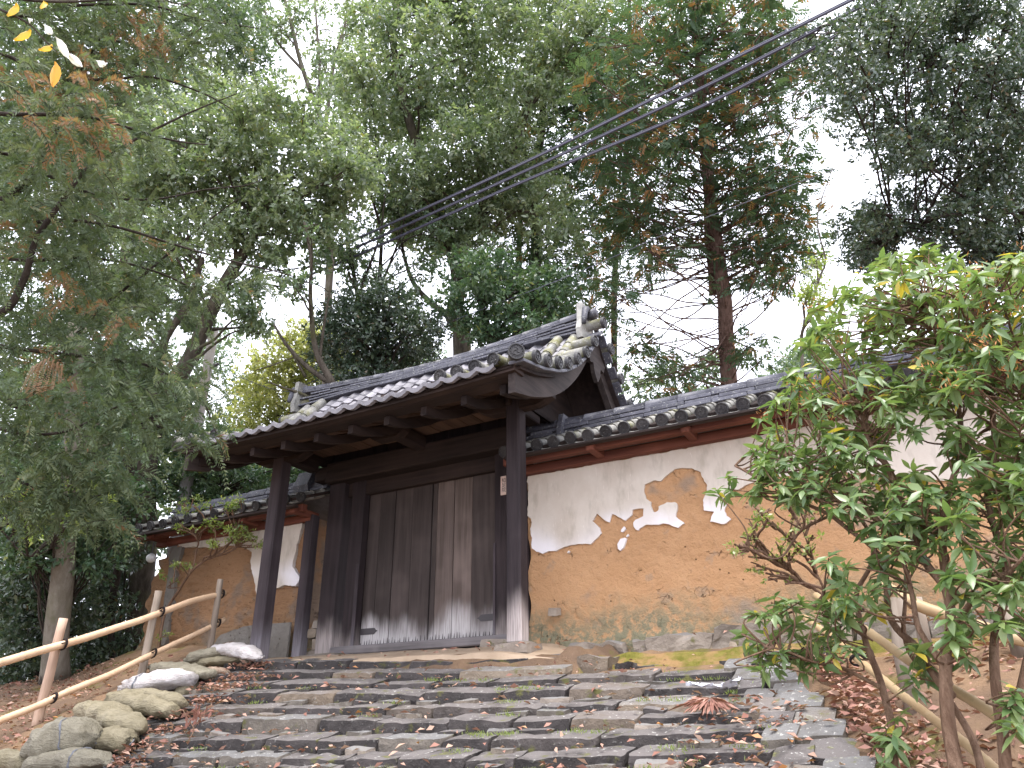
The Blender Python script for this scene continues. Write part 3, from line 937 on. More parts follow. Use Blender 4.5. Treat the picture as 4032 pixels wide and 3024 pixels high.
# verge: short round tiles pointing out over each gable, and two rows running down beside them
for side in (1, -1):
    xv = XC + side * 2.94
    for d in (-2.36, -2.02, -1.66, -1.28, -.92, -.58, -.25, .06 if side > 0 else .0, .37, .68, .98, 1.27, 1.56, 1.86, 2.16):
        if abs(d) < .12: continue
        xe = xv + side * .07
        z = float(roof_z(xe - side * .15, d)) + .075
        rz = math.pi / 2 if side > 0 else -math.pi / 2
        round_tile(gate, ME_ROUND_V, T((xe, YR - d, z + random.uniform(-.012, .012))) @ rot_z(rz + random.uniform(-.05, .05)) @ rot_x(.05), True, 1.04)
    # top tile over the ridge end
    round_tile(gate, ME_ROUND_LONG, T((xv + side * .08, YR, float(roof_z(xv, 0)) + .10)) @ rot_z(math.pi / 2 * side), True, 1.05)
    for xo in (.34, .62):
        x = xv - side * xo
        arc = ARC - (.02 if xo < .5 else .06)
        first = True
        while arc > .34:
            d = d_at(arc)
            d2 = d_at(max(0, arc - .26))
            z = float(roof_z(x, d)) + .075; z2 = float(roof_z(x, d2)) + .075
            sl = math.atan2(z2 - z, d - d2)
            round_tile(gate, ME_ROUND_LONG, T((x, YR - d, z)) @ rot_x(sl) @ rot_z(random.uniform(-.03, .03)), first, 1.0)
            arc -= .27
            first = False
    # corner tile set on the diagonal and its neighbours along the eave
    zc = float(roof_z(xv, 2.45))
    round_tile(gate, ME_ROUND_LONG, T((xv - side * .02, YR - 2.50, zc + .065)) @ rot_z(side * .62) @ rot_x(.1), True, 1.2)
    for xo in ((.86, 1.10) if side > 0 else (.86,)):
        x = xv - side * xo
        round_tile(gate, ME_ROUND_M, T((x, YR - 2.47, float(roof_z(x, 2.44)) + .062)) @ rot_x(.15), True, 1.0)
    # flat tiles and boards under the verge
    mb = MB()
    for d in np.linspace(-2.4, 2.36, 30):
        z = float(roof_z(xv, d))
        sl = math.atan2(float(roof_z(xv, d + .08) - roof_z(xv, d - .08)), .16)
        v, f = box(-.16, .05, -.09, .09, -.02, .02, .006)
        v = np.array(v); c_, s_ = math.cos(-sl), math.sin(-sl)
        y, zz = v[:, 1].copy(), v[:, 2].copy()
        v[:, 1] = c_ * y - s_ * zz; v[:, 2] = s_ * y + c_ * zz
        v[:, 0] *= side
        mb.add(v + np.array([xv + side * .0, YR - d, z - .03]), f)
    mb.build('verge_tile', M['tile_ridge'], gate)
    for nm, xa, xb, t0, t1, mt in (('barge_board', xv - side * .22, xv - side * .13, -.34, -.085, 'bargegrey'), ('verge_board', xv - side * .30, xv - side * .06, -.085, -.045, 'wood_y')):
        v, f = [], []
        ds = np.linspace(-2.34, 2.34, 40)
        for d in ds:
            z = float(roof_z(xv - side * .2, d))
            th = t0 * (1.0 if nm != 'barge_board' else (.86 + .22 * abs(d) / 2.3))
            for x, dz in ((xa, th), (xb, th), (xb, t1), (xa, t1)): v.append((x, YR - d, z + dz))
        for j in range(len(ds) - 1):
            for q in range(4): f.append((j * 4 + q, j * 4 + (q + 1) % 4, j * 4 + 4 + (q + 1) % 4, j * 4 + 4 + q))
        f += [(3, 2, 1, 0), tuple(len(v) - 4 + q for q in range(4))]
        MB().add(v, f).build(nm, M[mt], gate)
    # carved pendant under the gable peak
    zt = float(roof_z(xv, 0)) - .30
    pl = [(-.10, .12), (.10, .12), (.16, -.06), (.30, -.18), (.24, -.30), (.13, -.28), (.10, -.42), (0, -.54), (-.10, -.42), (-.13, -.28), (-.24, -.30), (-.30, -.18), (-.16, -.06)]
    v, f = prism(pl, -.03, .03)
    v = np.array([(xv - side * .10 + y, YR + x, zt + z) for x, y, z in v])
    MB().add(v, f).build('gable_pendant', M['bargegrey'], gate)
    # boarded gable above the tie beam
    v = [(XC + side * 2.1, YR - 1.05, 4.22), (XC + side * 2.1, YR + 1.6, 4.22)]
    pl = [(YR - d, float(roof_z(XC + side * 2.1, d)) - .12) for d in np.linspace(-1.6, 1.05, 14)] + [(YR - 1.05, 4.15), (YR + 1.6, 4.15)]
    vv, ff = prism(pl, -.02, .02)
    MB().add(np.array([(XC + side * 2.1 + y, x, z) for x, y, z in vv]), ff).build('gable_board', M['wood_y'], gate)
# uprights
PY = 8.3
LPX, RPX = -8.885, -4.64
post_l = MB().add(*beam((LPX, PY, 1.0), (LPX, PY, 4.1), .215, .215, .022, up=(0, 1, 0))).build('front_post', M['post_grey'], gate)
post_r = MB().add(*beam((RPX, PY, 1.0), (RPX, PY, 4.3), .205, .205, .022, up=(0, 1, 0))).build('front_post', M['post'], gate)
sv, sf = stone(.42, .40, .13, 901, (5, 5, 3), .014, -.2, 0)
MB().add(sv + np.array([RPX + .02, PY - .21, 1.0]), sf).build('base_stone', M['stone_wall'], gate)
sv, sf = stone(.38, .34, .13, 902, (5, 5, 3), .014, -.2, 0)
MB().add(sv + np.array([LPX, PY - .17, 1.005]), sf).build('base_stone', M['stone_wall'], gate)
for xa, xb in ((-8.64, -8.32), (-5.29, -4.98)):
    MB().add(*box(xa, xb, 9.14, 9.46, 1.12, 4.0, .03)).build('main_post', M['wood_z'], gate)
MB().add(*box(-8.20, -7.935, 9.22, 9.36, 1.2, 3.8)).build('jamb_board', M['wood_z'], gate)
MB().add(*box(-5.515, -5.30, 9.22, 9.36, 1.2, 3.8)).build('jamb_board', M['wood_z'], gate)
MB().add(*box(-7.985, -7.925, 9.20, 9.218, 1.22, 2.45, .004)).build('jamb_strip', M['post_grey'], gate)
MB().add(*box(-5.525, -5.49, 9.20, 9.218, 1.25, 2.48, .004)).build('jamb_strip', M['post_grey'], gate)
MB().add(*box(-8.30, -5.24, 9.12, 9.36, 1.115, 1.235, .015)).build('door_sill', M['sill'], gate)
sv, sf = stone(.5, .26, .12, 903, (6, 4, 3), .015, -.1, 0)
MB().add(sv + np.array([-5.35, 9.0, 1.16]), sf).build('sill_stone', M['stone_wall'], gate)
sv, sf = stone(.7, .4, .09, 904, (7, 4, 3), .014, -.1, 0)
MB().add(sv + np.array([-8.30, 8.85, 1.125]), sf).build('sill_stone', M['stone_wall'], gate)
# lintel, tie beams, cap brackets
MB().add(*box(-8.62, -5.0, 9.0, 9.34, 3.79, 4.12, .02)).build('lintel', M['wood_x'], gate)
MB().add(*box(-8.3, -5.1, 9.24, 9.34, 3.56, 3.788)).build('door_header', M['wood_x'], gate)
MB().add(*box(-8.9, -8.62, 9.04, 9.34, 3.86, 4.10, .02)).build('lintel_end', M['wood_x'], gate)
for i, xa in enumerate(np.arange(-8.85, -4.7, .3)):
    MB().add(*box(xa, xa + .295, 9.36, 9.40, 4.10, 5.15, .004)).build('light_stop_board', M['wood_z'], gate)  # boards added above the lintel to keep sky light out
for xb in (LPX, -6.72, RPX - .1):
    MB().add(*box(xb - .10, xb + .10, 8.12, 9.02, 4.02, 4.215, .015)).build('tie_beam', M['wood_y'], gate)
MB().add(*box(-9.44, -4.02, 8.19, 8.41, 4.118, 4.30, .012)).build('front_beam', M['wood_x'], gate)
for xb in (LPX, RPX, -6.78):
    pl = [(-.56, .13), (.56, .13), (.56, .07), (.44, .01), (.34, -.02), (-.34, -.02), (-.44, .01), (-.56, .07)]
    sc = .55 if xb == -6.78 else 1.0
    v, f = prism([(x * sc, z) for x, z in pl], -.085, .085)
    MB().add(np.array(v) + np.array([xb, PY, 3.985]), f).build('cap_bracket', M['wood_x'], gate)
MB().add(*box(-9.3, -4.2, 7.60, 7.74, 4.02, 4.10, .01)) if False else None
for i in range(15):
    xa = -8.70 + i * .262
    MB().add(*box(xa, xa + .25, 8.415, 8.995, 4.235 + random.uniform(-.008, .008), 4.262, .004)).build('ceiling_board', M['soffit'], gate)
# door leaves
for nm, xs, tints in (('door_leaf', (-7.93, -7.694, -7.403, -7.064, -6.705), (.82, .70, .85, .80)), ('door_leaf', (-6.69, -6.60, -6.294, -5.972, -5.515), (.95, 2.05, 2.25, .95))):
    leaf = MB().add(*box(xs[0] - (.16 if xs[0] < -7 else 0), xs[-1] + (.12 if xs[0] > -7 else 0), 9.395, 9.43, 1.26, 3.62, .004)).build(nm, M['wood_x'], gate)
    for a, b, tt in zip(xs[:-1], xs[1:], tints):
        dy = random.uniform(-.006, .006)
        p = MB().add(*box(a + .004, b - .004, 9.352 + dy, 9.394, 1.25, 3.63, .004)).build('plank', M['plank'], leaf)
        p.color = (tt, tt * 1.02, tt * (.96 if tt > 1.5 else 1.0), 1)
    s = -1 if xs[0] < -7 else 1
    xh = -7.93 if s < 0 else -5.53
    zb = 1.405 if s < 0 else 1.455
    pl = [(0, 0), (.27, 0), (.30, .03), (.335, .045), (.30, .06), (.27, .09), (0, .09)]
    v, f = prism([(xh + (q if s < 0 else -q), zb + z) for q, z in pl], 9.338, 9.344)
    MB().add(v, f).build('iron_strap', M['iron'], leaf)
    mb = MB()
    for x in np.arange(xs[0] + .04, xs[-1] - .03, .052):
        h = random.uniform(.025, .08)
        x += random.uniform(-.015, .015)
        v, f = prism([(x - .006, 1.262), (x + .006, 1.262), (x + .002, 1.262 + h)], 9.338, 9.343)
        mb.add(v, f)
    mb.build('rotted_nick', M['iron'], leaf)

# the name board on the right jamb
np_t = thing('name_board', (-5.30, 9.2, 3.16), 'small pale wooden name board with brushed characters on the dark jamb right of the doors', 'sign')
MB().add(*box(-5.40, -5.265, 9.195, 9.213, 3.15, 3.43, .003)).build('board', M['plate'], np_t)
def lettering(txt, size, x, z, y, mat, parent, line=1.0):
    cu = bpy.data.curves.new('lettering', 'FONT')
    cu.body = '\n'.join(txt); cu.size = size; cu.align_x = 'CENTER'; cu.space_line = line; cu.extrude = .0008; cu.resolution_u = 2
    tmp = bpy.data.objects.new('lettering_tmp', cu); COL.objects.link(tmp)
    bpy.context.view_layer.update()
    me = bpy.data.meshes.new_from_object(tmp.evaluated_get(bpy.context.evaluated_depsgraph_get()))
    bpy.data.objects.remove(tmp); bpy.data.curves.remove(cu)
    me.materials.clear(); me.materials.append(mat)
    link('lettering', me, parent, T((x, y, z)) @ rot_x(math.pi / 2))
lettering('知足院', .074, -5.345, 3.335, 9.192, M['ink'], np_t, .95)
lettering('東大寺塔頭', .026, -5.285, 3.385, 9.192, M['ink'], np_t, .95)

# ================================================================ THE WALLS
def wall_roof(wall, x0, x1, sp, ze, ridge_z, seed, moss):
    rnd = random.Random(seed)
    n = int(round((x1 - x0) / sp))
    YE, YT = 8.65, 9.28
    sl = math.atan2(ridge_z - .28 - ze, YT - YE)
    me_pan = MB().add(*pan_piece(sp * .86)).mesh('pan_tile', M['tile_round'], True)
    for i in range(n + 1):
        x = x0 + i * sp
        zj = rnd.uniform(-.012, .012)
        r = rnd.uniform(-.04, .04)
        c, s = math.cos(sl), math.sin(sl)
        for k_ in range(3):
            L = k_ * .25
            round_tile(wall, ME_ROUND_M if rnd.random() < moss else ME_ROUND, T((x, YE + L * c, ze + zj + L * s + .004 * k_)) @ rot_x(sl - .04) @ rot_z(r), k_ == 0)
        if i < n:
            for k_ in range(4):
                L = .03 + (k_ // 2) * .26 + (k_ % 2) * .03
                link('pan_tile', me_pan, wall, T((x + sp / 2, YE + L * c, ze - .02 + L * s - (.028 if k_ % 2 == 0 else 0))) @ rot_x(sl) @ rot_z(rnd.uniform(-.05, .05)))
    L = x1 - x0
    m = max(4, int(L / .46))
    for cse in range(3):
        w = .34 - .04 * cse
        me = MB().add(*box(-L / m / 2 + .002, L / m / 2 - .002, -w / 2, w / 2, -.025, .025, .007)).mesh('ridge_tile', M['tile_ridge'])
        for i in range(m):
            link('ridge_tile', me, wall, T((x0 + (i + .5) * L / m + (cse % 2) * .1, 9.38 + rnd.uniform(-.01, .01), ridge_z - .225 + cse * .065 + rnd.uniform(-.006, .006))) @ rot_x(rnd.uniform(-.06, .06)) @ rot_y(rnd.uniform(-.012, .012)))
    me = MB().add(*half_tile(L / m + .03, .085, .075, 10)).mesh('ridge_cap', M['tile_ridge'], True)
    for i in range(m):
        link('ridge_cap', me, wall, T((x0 + i * L / m, 9.38, ridge_z - .05 + rnd.uniform(-.006, .006))) @ rot_z(-math.pi / 2))
    mb = MB()
    mb.add(*beam((x0 - .1, 9.0, ze - .01 + .13), (x1 + .1, 9.0, ze - .01 + .13), .66, .05, .01, up=(0, -math.sin(sl), math.cos(sl))))
    mb.build('roof_bed', M['wood_x'], wall)
    mb = MB()
    mb.add(*beam((x0 - .1, 9.75, ze + .1), (x1 + .1, 9.75, ze + .1), .8, .05, .01, up=(0, math.sin(sl), math.cos(sl))))
    mb.build('rear_roof', M['tile'], wall)

def earth_body(wall, xl_f, xr, z0, z1, amp, seed, mat, step=.032):
    zs = np.arange(z0, z1 + .001, step)
    nx = int((xr - xl_f(z0)) / step)
    v, f = [], []
    P = []
    for z in zs:
        xa = xl_f(z)
        for i in range(nx + 1): P.append((xa + (xr - xa) * i / nx, 9.2, z))
    P = np.array(P)
    d = vnoise(P, 1.6, seed, 2) * amp * .8 + vnoise(P * np.array([1, 1, 2.2]), 7, seed + 9, 4) * amp * (.75 if amp < .02 else .8)
    pits = vnoise(P, 13, seed + 30, 1)
    d = d - np.where(pits > .72, (pits - .72) * .10, 0) * -1
    d = d - .12 * np.clip((z0 + .5 - P[:, 2]) / .5, 0, 1) * .6
    P[:, 1] = 9.225 + d
    nz = len(zs)
    f = [(j * (nx + 1) + i, j * (nx + 1) + i + 1, (j + 1) * (nx + 1) + i + 1, (j + 1) * (nx + 1) + i) for j in range(nz - 1) for i in range(nx)]
    mb = MB().add(P, f)
    # end faces and back
    bk = P.copy(); bk[:, 1] = 9.75
    le = [j * (nx + 1) for j in range(nz)]; re = [j * (nx + 1) + nx for j in range(nz)]
    v = np.concatenate([P[le], bk[le], P[re], bk[re]])
    f = []
    for j in range(nz - 1):
        f.append((nz + j, j, j + 1, nz + j + 1)); f.append((2 * nz + j, 3 * nz + j, 3 * nz + j + 1, 2 * nz + j + 1))
        f.append((3 * nz + j, nz + j, nz + j + 1, 3 * nz + j + 1))
    mb.add(v, f)
    return mb.build('wall_body', mat, wall, True)

rwall = thing('earthen_wall', (-1.0, 9.4, .8), 'long ochre earthen wall with peeling white plaster right of the gate', 'wall', 'earthen walls beside the gate')
earth_body(rwall, lambda z: -4.97 + .03 * math.sin(z * 9), 4.2, .72, 3.42, .012, 41, M['earth'])
pl = [(-4.955, 3.36), (4.2, 3.36), (4.2, 2.9), (3.0, 2.75), (2.2, 2.55), (1.3, 2.62), (.7, 2.5), (.2, 2.46), (-.4, 2.62), (-1.0, 2.78), (-1.835, 2.80), (-2.146, 2.706), (-2.2, 2.6), (-2.256, 2.499), (-2.188, 2.37), (-2.30, 2.33), (-2.438, 2.387), (-2.375, 2.49), (-2.492, 2.515),
      (-2.496, 2.637), (-2.423, 2.82), (-2.49, 3.009), (-2.6, 3.09), (-2.746, 3.126), (-2.9, 3.06), (-3.016, 2.986), (-3.10, 3.0), (-3.222, 2.982), (-3.26, 2.86), (-3.238, 2.782), (-3.18, 2.74), (-3.15, 2.60), (-3.09, 2.58), (-3.07, 2.66), (-2.95, 2.704), (-2.845, 2.67), (-2.861, 2.513), (-2.764, 2.413), (-2.841, 2.354),
      (-2.93, 2.41), (-3.085, 2.421), (-3.25, 2.45), (-3.364, 2.386), (-3.42, 2.40), (-3.449, 2.486), (-3.38, 2.52), (-3.29, 2.55), (-3.275, 2.65), (-3.417, 2.662), (-3.45, 2.60), (-3.521, 2.541), (-3.62, 2.59), (-3.72, 2.65), (-3.75, 2.553), (-3.83, 2.60), (-3.919, 2.677), (-3.99, 2.60), (-3.90, 2.50), (-3.868, 2.42), (-3.95, 2.36), (-4.038, 2.299), (-4.3, 2.31), (-4.55, 2.25), (-4.75, 2.26), (-4.90, 2.33), (-4.92, 2.75), (-4.96, 2.80)]
v, f = prism(jag(jag(pl, .07, .016, 5), .03, .006, 6), 9.195, 9.24)
MB().add(v, f).build('plaster', M['plaster'], rwall)
for q, sc in (((-3.60, 2.24), .09), ((-3.57, 2.42), .04), ((-3.52, 2.33), .025), ((-4.36, 2.22), .02)):
    ang = np.linspace(0, 2 * math.pi, 9)[:-1]
    pl = [(q[0] + sc * (.55 + .45 * random.random()) * (math.cos(a) * .8 + .5 * math.sin(a)), q[1] + sc * math.sin(a) * random.uniform(.5, 1)) for a in ang]
    v, f = prism(pl, 9.186, 9.225)
    MB().add(v, f).build('plaster', M['plaster'], rwall)
MB().add(*box(-5.0, 4.2, 9.09, 9.21, 3.36, 3.485, .01)).build('wall_plate', M['red_x'], rwall)
MB().add(*box(-5.0, 4.2, 8.80, 8.92, 3.425, 3.545, .01)).build('eave_beam', M['red_x'], rwall)
for xb in (-5.03, -3.78, -2.50, -1.22, .06, 1.34):
    MB().add(*box(xb - .055, xb + .055, 8.72, 9.3, 3.395, 3.50, .01)).build('bracket_arm', M['red_y'], rwall)
MB().add(*box(-5.02, 4.2, 8.62, 8.72, 3.455, 3.49, .006)).build('eave_board', M['wood_x'], rwall)
wall_roof(rwall, -5.02, 4.2, .2515, 3.575, 4.16, 3, .45)
v, f = prism([(9.18, 3.82), (9.58, 3.82), (9.62, 3.95), (9.52, 4.22), (9.24, 4.22), (9.14, 3.95)], -.035, .035)
MB().add(np.array([(-4.42 + y, x, z) for x, y, z in v]), f).build('ridge_end_plate', M['tile_ridge'], rwall)
# stones at the foot of the wall
for (xc, z, L, H) in ((-3.95, .99, .75, .2), (-3.40, .97, .22, .13), (-2.92, 1.02, .82, .22), (-2.18, 1.06, .70, .22), (-1.75, .93, .5, .12), (-2.45, .90, .38, .1), (-1.35, 1.05, .6, .25), (-.7, 1.02, .65, .24), (0.0, 1.03, .7, .25), (.7, 1.02, .6, .22), (1.5, 1.03, .7, .24), (2.3, 1.0, .7, .24)):
    sid += 1
    v, f = stone(L, .2, H + .06, sid, (9, 4, 5), .034, .1, .05)
    MB().add(v + np.array([xc, 9.03, z + .05]), f).build('foundation_stone', M['stone_wall'], rwall)
sid += 1
v, f = stone(.12, .1, .09, sid, (3, 3, 2), .02, .1, 0)
MB().add(v + np.array([-4.55, 9.10, 1.50]), f).build('wall_pebble', M['stone_wall'], rwall)

lwall = thing('earthen_wall', (-11, 9.4, 1.2), 'short rough ochre earthen wall with a plaster remnant left of the gate', 'wall', 'earthen walls beside the gate')
earth_body(lwall, lambda z: -12.86 + .10 * math.sin(z * 5) * math.cos(z * 11) + (.42 if z > 3.05 else .0) + .22 * max(0, z - 2.6), -9.06, 1.05, 3.36, .034, 77, M['earth_rough'])
pl = [(-12.3, 3.32), (-9.19, 3.32), (-9.2, 3.25), (-9.264, 2.82), (-9.303, 2.544), (-9.20, 2.43), (-9.09, 2.347), (-9.19, 2.21), (-9.3, 2.25), (-9.5, 2.25), (-9.71, 2.2), (-9.86, 2.14), (-10.011, 2.08), (-10.10, 2.3), (-10.17, 2.45), (-10.269, 2.665), (-10.30, 2.88), (-10.45, 2.975), (-10.9, 3.08), (-11.3, 3.06), (-11.6, 3.12), (-12.0, 3.17), (-12.2, 3.2)]
v, f = prism(jag(jag(pl, .06, .016, 8), .03, .006, 3), 9.170, 9.24)
MB().add(v, f).build('plaster', M['plaster'], lwall)
pl = [(-12.42, 3.2), (-12.1, 3.2), (-12.14, 2.8), (-12.10, 2.2), (-12.10, 1.5), (-12.3, 1.45), (-12.33, 2.2), (-12.36, 2.7)]
v, f = prism(jag(pl, .06, .012, 9), 9.165, 9.24)
MB().add(v, f).build('plaster_strip', M['cement'], lwall)
MB().add(*box(-12.75, -8.95, 9.09, 9.21, 3.24, 3.36, .01)).build('wall_plate', M['red_x'], lwall)
MB().add(*box(-12.95, -8.85, 8.80, 8.92, 3.32, 3.44, .01)).build('eave_beam', M['red_x'], lwall)
for xb in (-12.5, -11.3, -10.15, -9.0):
    MB().add(*box(xb - .055, xb + .055, 8.72, 9.3, 3.285, 3.40, .01)).build('bracket_arm', M['red_y'], lwall)
MB().add(*box(-13.0, -8.85, 8.62, 8.72, 3.345, 3.385, .006)).build('eave_board', M['wood_x'], lwall)
wall_roof(lwall, -12.72, -8.76, .33, 3.50, 4.03, 9, .1)
v, f = prism([(9.18, 3.78), (9.58, 3.78), (9.62, 3.90), (9.52, 4.16), (9.24, 4.16), (9.14, 3.90)], -.16, .16)
MB().add(np.array([(-9.30 + y, x, z) for x, y, z in v]), f).build('ridge_end_plate', M['tile_ridge'], lwall)
# leaning corner post, dark infill and cement boards at the foot
MB().add(*beam((-8.975, 9.19, 1.08), (-8.985, 9.19, 3.34), .17, .17, .012, up=(0, 1, 0))).build('end_post', M['post_grey'], lwall)
MB().add(*box(-8.90, -8.6, 9.55, 9.62, 1.05, 4.0)).build('infill_board', M['wood_z'], lwall)
MB().add(*prism([(-9.74, 1.09), (-9.08, 1.08), (-9.08, 1.64), (-9.73, 1.65)], 9.04, 9.075)).build('cement_board', M['cement'], lwall)
MB().add(*prism([(-10.12, 1.1), (-9.76, 1.09), (-9.755, 1.66), (-10.12, 1.645)], 9.05, 9.085)).build('cement_board', M['cement'], lwall)
MB().add(*prism(jag([(-10.86, 1.25), (-10.13, 1.1), (-10.13, 1.645), (-10.62, 1.56), (-10.68, 1.50), (-10.74, 1.40)], .06, .010, 4), 9.06, 9.10)).build('cement_board', M['cement'], lwall)
for (xc, z, s) in ((-8.78, 1.22, .2), (-8.70, 1.40, .16), (-8.83, 1.55, .14), (-8.72, 1.66, .12)):
    sid += 1
    v, f = stone(s * 1.3, .2, s, sid, (4, 3, 3), .02)
    MB().add(v + np.array([xc, 9.25, z]), f).build('infill_stone', M['stone_wall'], lwall)

lamp = thing('globe_lamp', (-12.62, 8.95, 3.0), 'small white ribbed globe hanging from the far left end of the wall roof', 'lamp')
v, f = [], []
for i in range(7):
    for j in range(14):
        th = math.pi * i / 6; ph = 2 * math.pi * j / 14
        r = .085 * (1 + (.04 if j % 2 else 0))
        v.append((-12.62 + r * math.sin(th) * math.cos(ph), 8.95 + r * math.sin(th) * math.sin(ph), 3.0 + .085 * math.cos(th)))
for i in range(6):
    for j in range(14): f.append((i * 14 + j, (i + 1) * 14 + j, (i + 1) * 14 + (j + 1) % 14, i * 14 + (j + 1) % 14))
MB().add(v, f).build('globe', M['white'], lamp, True)
MB().add(*tube([(-12.62, 8.95, 3.08), (-12.62, 8.95, 3.42)], .006, 5)).build('hanger', M['cable'], lamp)

# ================================================================ BAMBOO RAIL FENCES
def bamboo(pts, r, seed, m=12):
    rnd = random.Random(seed)
    P = smooth_path(pts, m)
    L = np.concatenate([[0], np.cumsum(np.linalg.norm(np.diff(P, axis=0), axis=1))])
    node = np.arange(rnd.uniform(.05, .2), L[-1], .27)
    s = np.unique(np.concatenate([[0, L[-1]], node - .016, node, node + .016, np.arange(0, L[-1], .12)]))
    s = s[(s >= 0) & (s <= L[-1])]
    Q = np.stack([np.interp(s, L, P[:, i]) for i in range(3)], 1)
    Q += np.stack([vnoise(Q, 2.2, seed + i) for i in range(3)], 1) * .014
    rad = np.full(len(s), r) * (1 - .12 * s / L[-1])
    for nd in node: rad = np.where(np.abs(s - nd) < .004, rad * 1.10, np.where(np.abs(s - nd) < .02, rad * .985, rad))
    return tube(Q, rad, 12)
def tie(p, r, seed, axis):
    rnd = random.Random(seed)
    mb = MB()
    d, a, b = frame(axis)
    for q in range(3):
        c = np.array(p) + d * (q - 1) * .012
        pts = [c + (r + .012) * (math.cos(t) * a + math.sin(t) * b) + d * .03 * math.sin(t) for t in np.linspace(0, 2 * math.pi, 13)]
        mb.add(*tube(pts, .006, 5))
    for q in range(4):
        e = np.array(p) + a * 0 + np.array([rnd.uniform(.05, .13), rnd.uniform(-.08, -.03), rnd.uniform(-.03, .05)])
        mb.add(*tube(smooth_path([np.array(p) + np.array([.03, -r - .01, 0]), (np.array(p) + e) / 2 + np.array([.05, -r * .6, .02]) * .0 + np.array(p) * 0 + np.array([0, 0, .012]) + (np.array(p) - np.array(p)), e], 4), .005, 4))
    return mb
lf = thing('bamboo_fence', (-10.1, 7.0, .8), 'tan two-rail bamboo fence with log posts up the left bank of the steps', 'fence', 'bamboo rail fences')
posts = [((-10.22, 6.11, .05), (-10.16, 6.11, 1.44), .056, 'stake'), ((-10.12, 7.37, .65), (-10.08, 7.37, 1.96), .052, 'stake_old'), ((-10.03, 8.39, 1.1), (-10.02, 8.39, 2.28), .047, 'stake_old')]
def cpt(px, py, x=-10.05):
    d = ray(px, py); return d * (x / d[0])
c5 = lambda q: (.557 * q[0], 2100 + .557 * q[1])
up_r = [cpt(*c5(q)) for q in [(-420, 1030), (0, 920), (450, 790), (800, 680), (1140, 560), (1350, 480), (1590, 425)]]
lo_r = [cpt(*c5(q)) for q in [(-420, 1510), (0, 1325), (380, 1165), (700, 1030), (1085, 850), (1350, 725), (1590, 615)]]
MB().add(*bamboo(up_r, .050, 3, 6)).build('rail', M['bamboo'], lf, True)
MB().add(*bamboo(lo_r, .043, 4, 6)).build('rail', M['bamboo'], lf, True)
for a, b, r, mt in posts:
    a = np.array(a); b = np.array(b)
    P = np.array([a + (b - a) * t for t in np.linspace(0, 1, 9)])
    P = rough(P, .006, int(r * 1e4), 5)
    MB().add(*tube(P, [r * (1.06 - .1 * t) for t in np.linspace(0, 1, 9)], 12)).build('post', M[mt], lf, True)
for i, (px, py, w) in enumerate([(450, 785, .05), (1140, 555, .05), (1565, 430, .05), (380, 1165, .044), (1085, 848, .044), (1540, 635, .044)]):
    p = cpt(*c5((px, py)))
    tie(p, w, i, np.array([0, 1, .4])).build('rope_tie', M['rope'], lf)
stk = MB().add(*beam(at(452, 1490, 12.6), at(500, 1372, 12.9), .06, .06, .01))
tag(stk.build('leaning_stake', M['red_y']), 'thin red brown stake leaning in the undergrowth behind the left bamboo fence', 'stake')

rf = thing('bamboo_fence', (-.2, 5.2, .2), 'yellowed two-rail bamboo fence sloping down behind the shrub at the right', 'fence', 'bamboo rail fences')
cF = lambda q: (2800 + .6777 * q[0], 1900 + .6777 * q[1])
def spt(q, off):
    d = ray(*cF(q)); m = d[2] / d[1]
    Y = (.453 * 7.8 - .88 - off) / (.453 - m)
    return d * (Y / d[1])
r1 = [spt(q, .5) for q in [(540, 785), (700, 900), (850, 1030), (1200, 1310), (1400, 1470), (1600, 1640), (1850, 1850), (2150, 2100)]]
r2 = [spt(q, .9) for q in [(600, 650), (780, 775), (1080, 990), (1300, 1140), (1500, 1270), (1818, 1480), (2200, 1740)]]
MB().add(*bamboo(r1, .026, 5, 5)).build('rail', M['bamboo_old'], rf, True)
MB().add(*bamboo(r2, .026, 6, 5)).build('rail', M['bamboo_old'], rf, True)
p = atY(1942, 1400, 6.25); q = atY(1940, 1292, 6.25)
MB().add(*tube([(p[0], p[1], float(ground_z(p[0], p[1])) - .1), tuple(p), tuple(q)], [.05, .048, .045], 10)).build('post', M['stake_old'], rf, True)
for i, p in enumerate((r2[1], r1[2])): tie(p, .032, 20 + i, np.array([.3, -1, -.4])).build('rope_tie', M['rope'], rf)
sf_ = thing('bamboo_fence', (1.0, 7.0, .8), 'pale thick bamboo rail of the fence turning along the wall behind the shrub', 'fence', 'bamboo rail fences')
MB().add(*bamboo([atY(1900, 1262, 7.2), atY(1978, 1305, 7.0), atY(2100, 1350, 6.9), atY(2230, 1392, 6.8), atY(2400, 1440, 6.7)], .050, 8, 6)).build('rail', M['bamboo_old'], sf_, True)
for q in ((1985, 7.05), (2180, 6.9)):
    p = atY(q[0], 1330, q[1]); zb = float(ground_z(p[0], p[1]))
    MB().add(*tube([(p[0], p[1] + .08, zb - .1), (p[0], p[1] + .08, p[2] + .15)], .05, 10)).build('post', M['stake_old'], sf_, True)

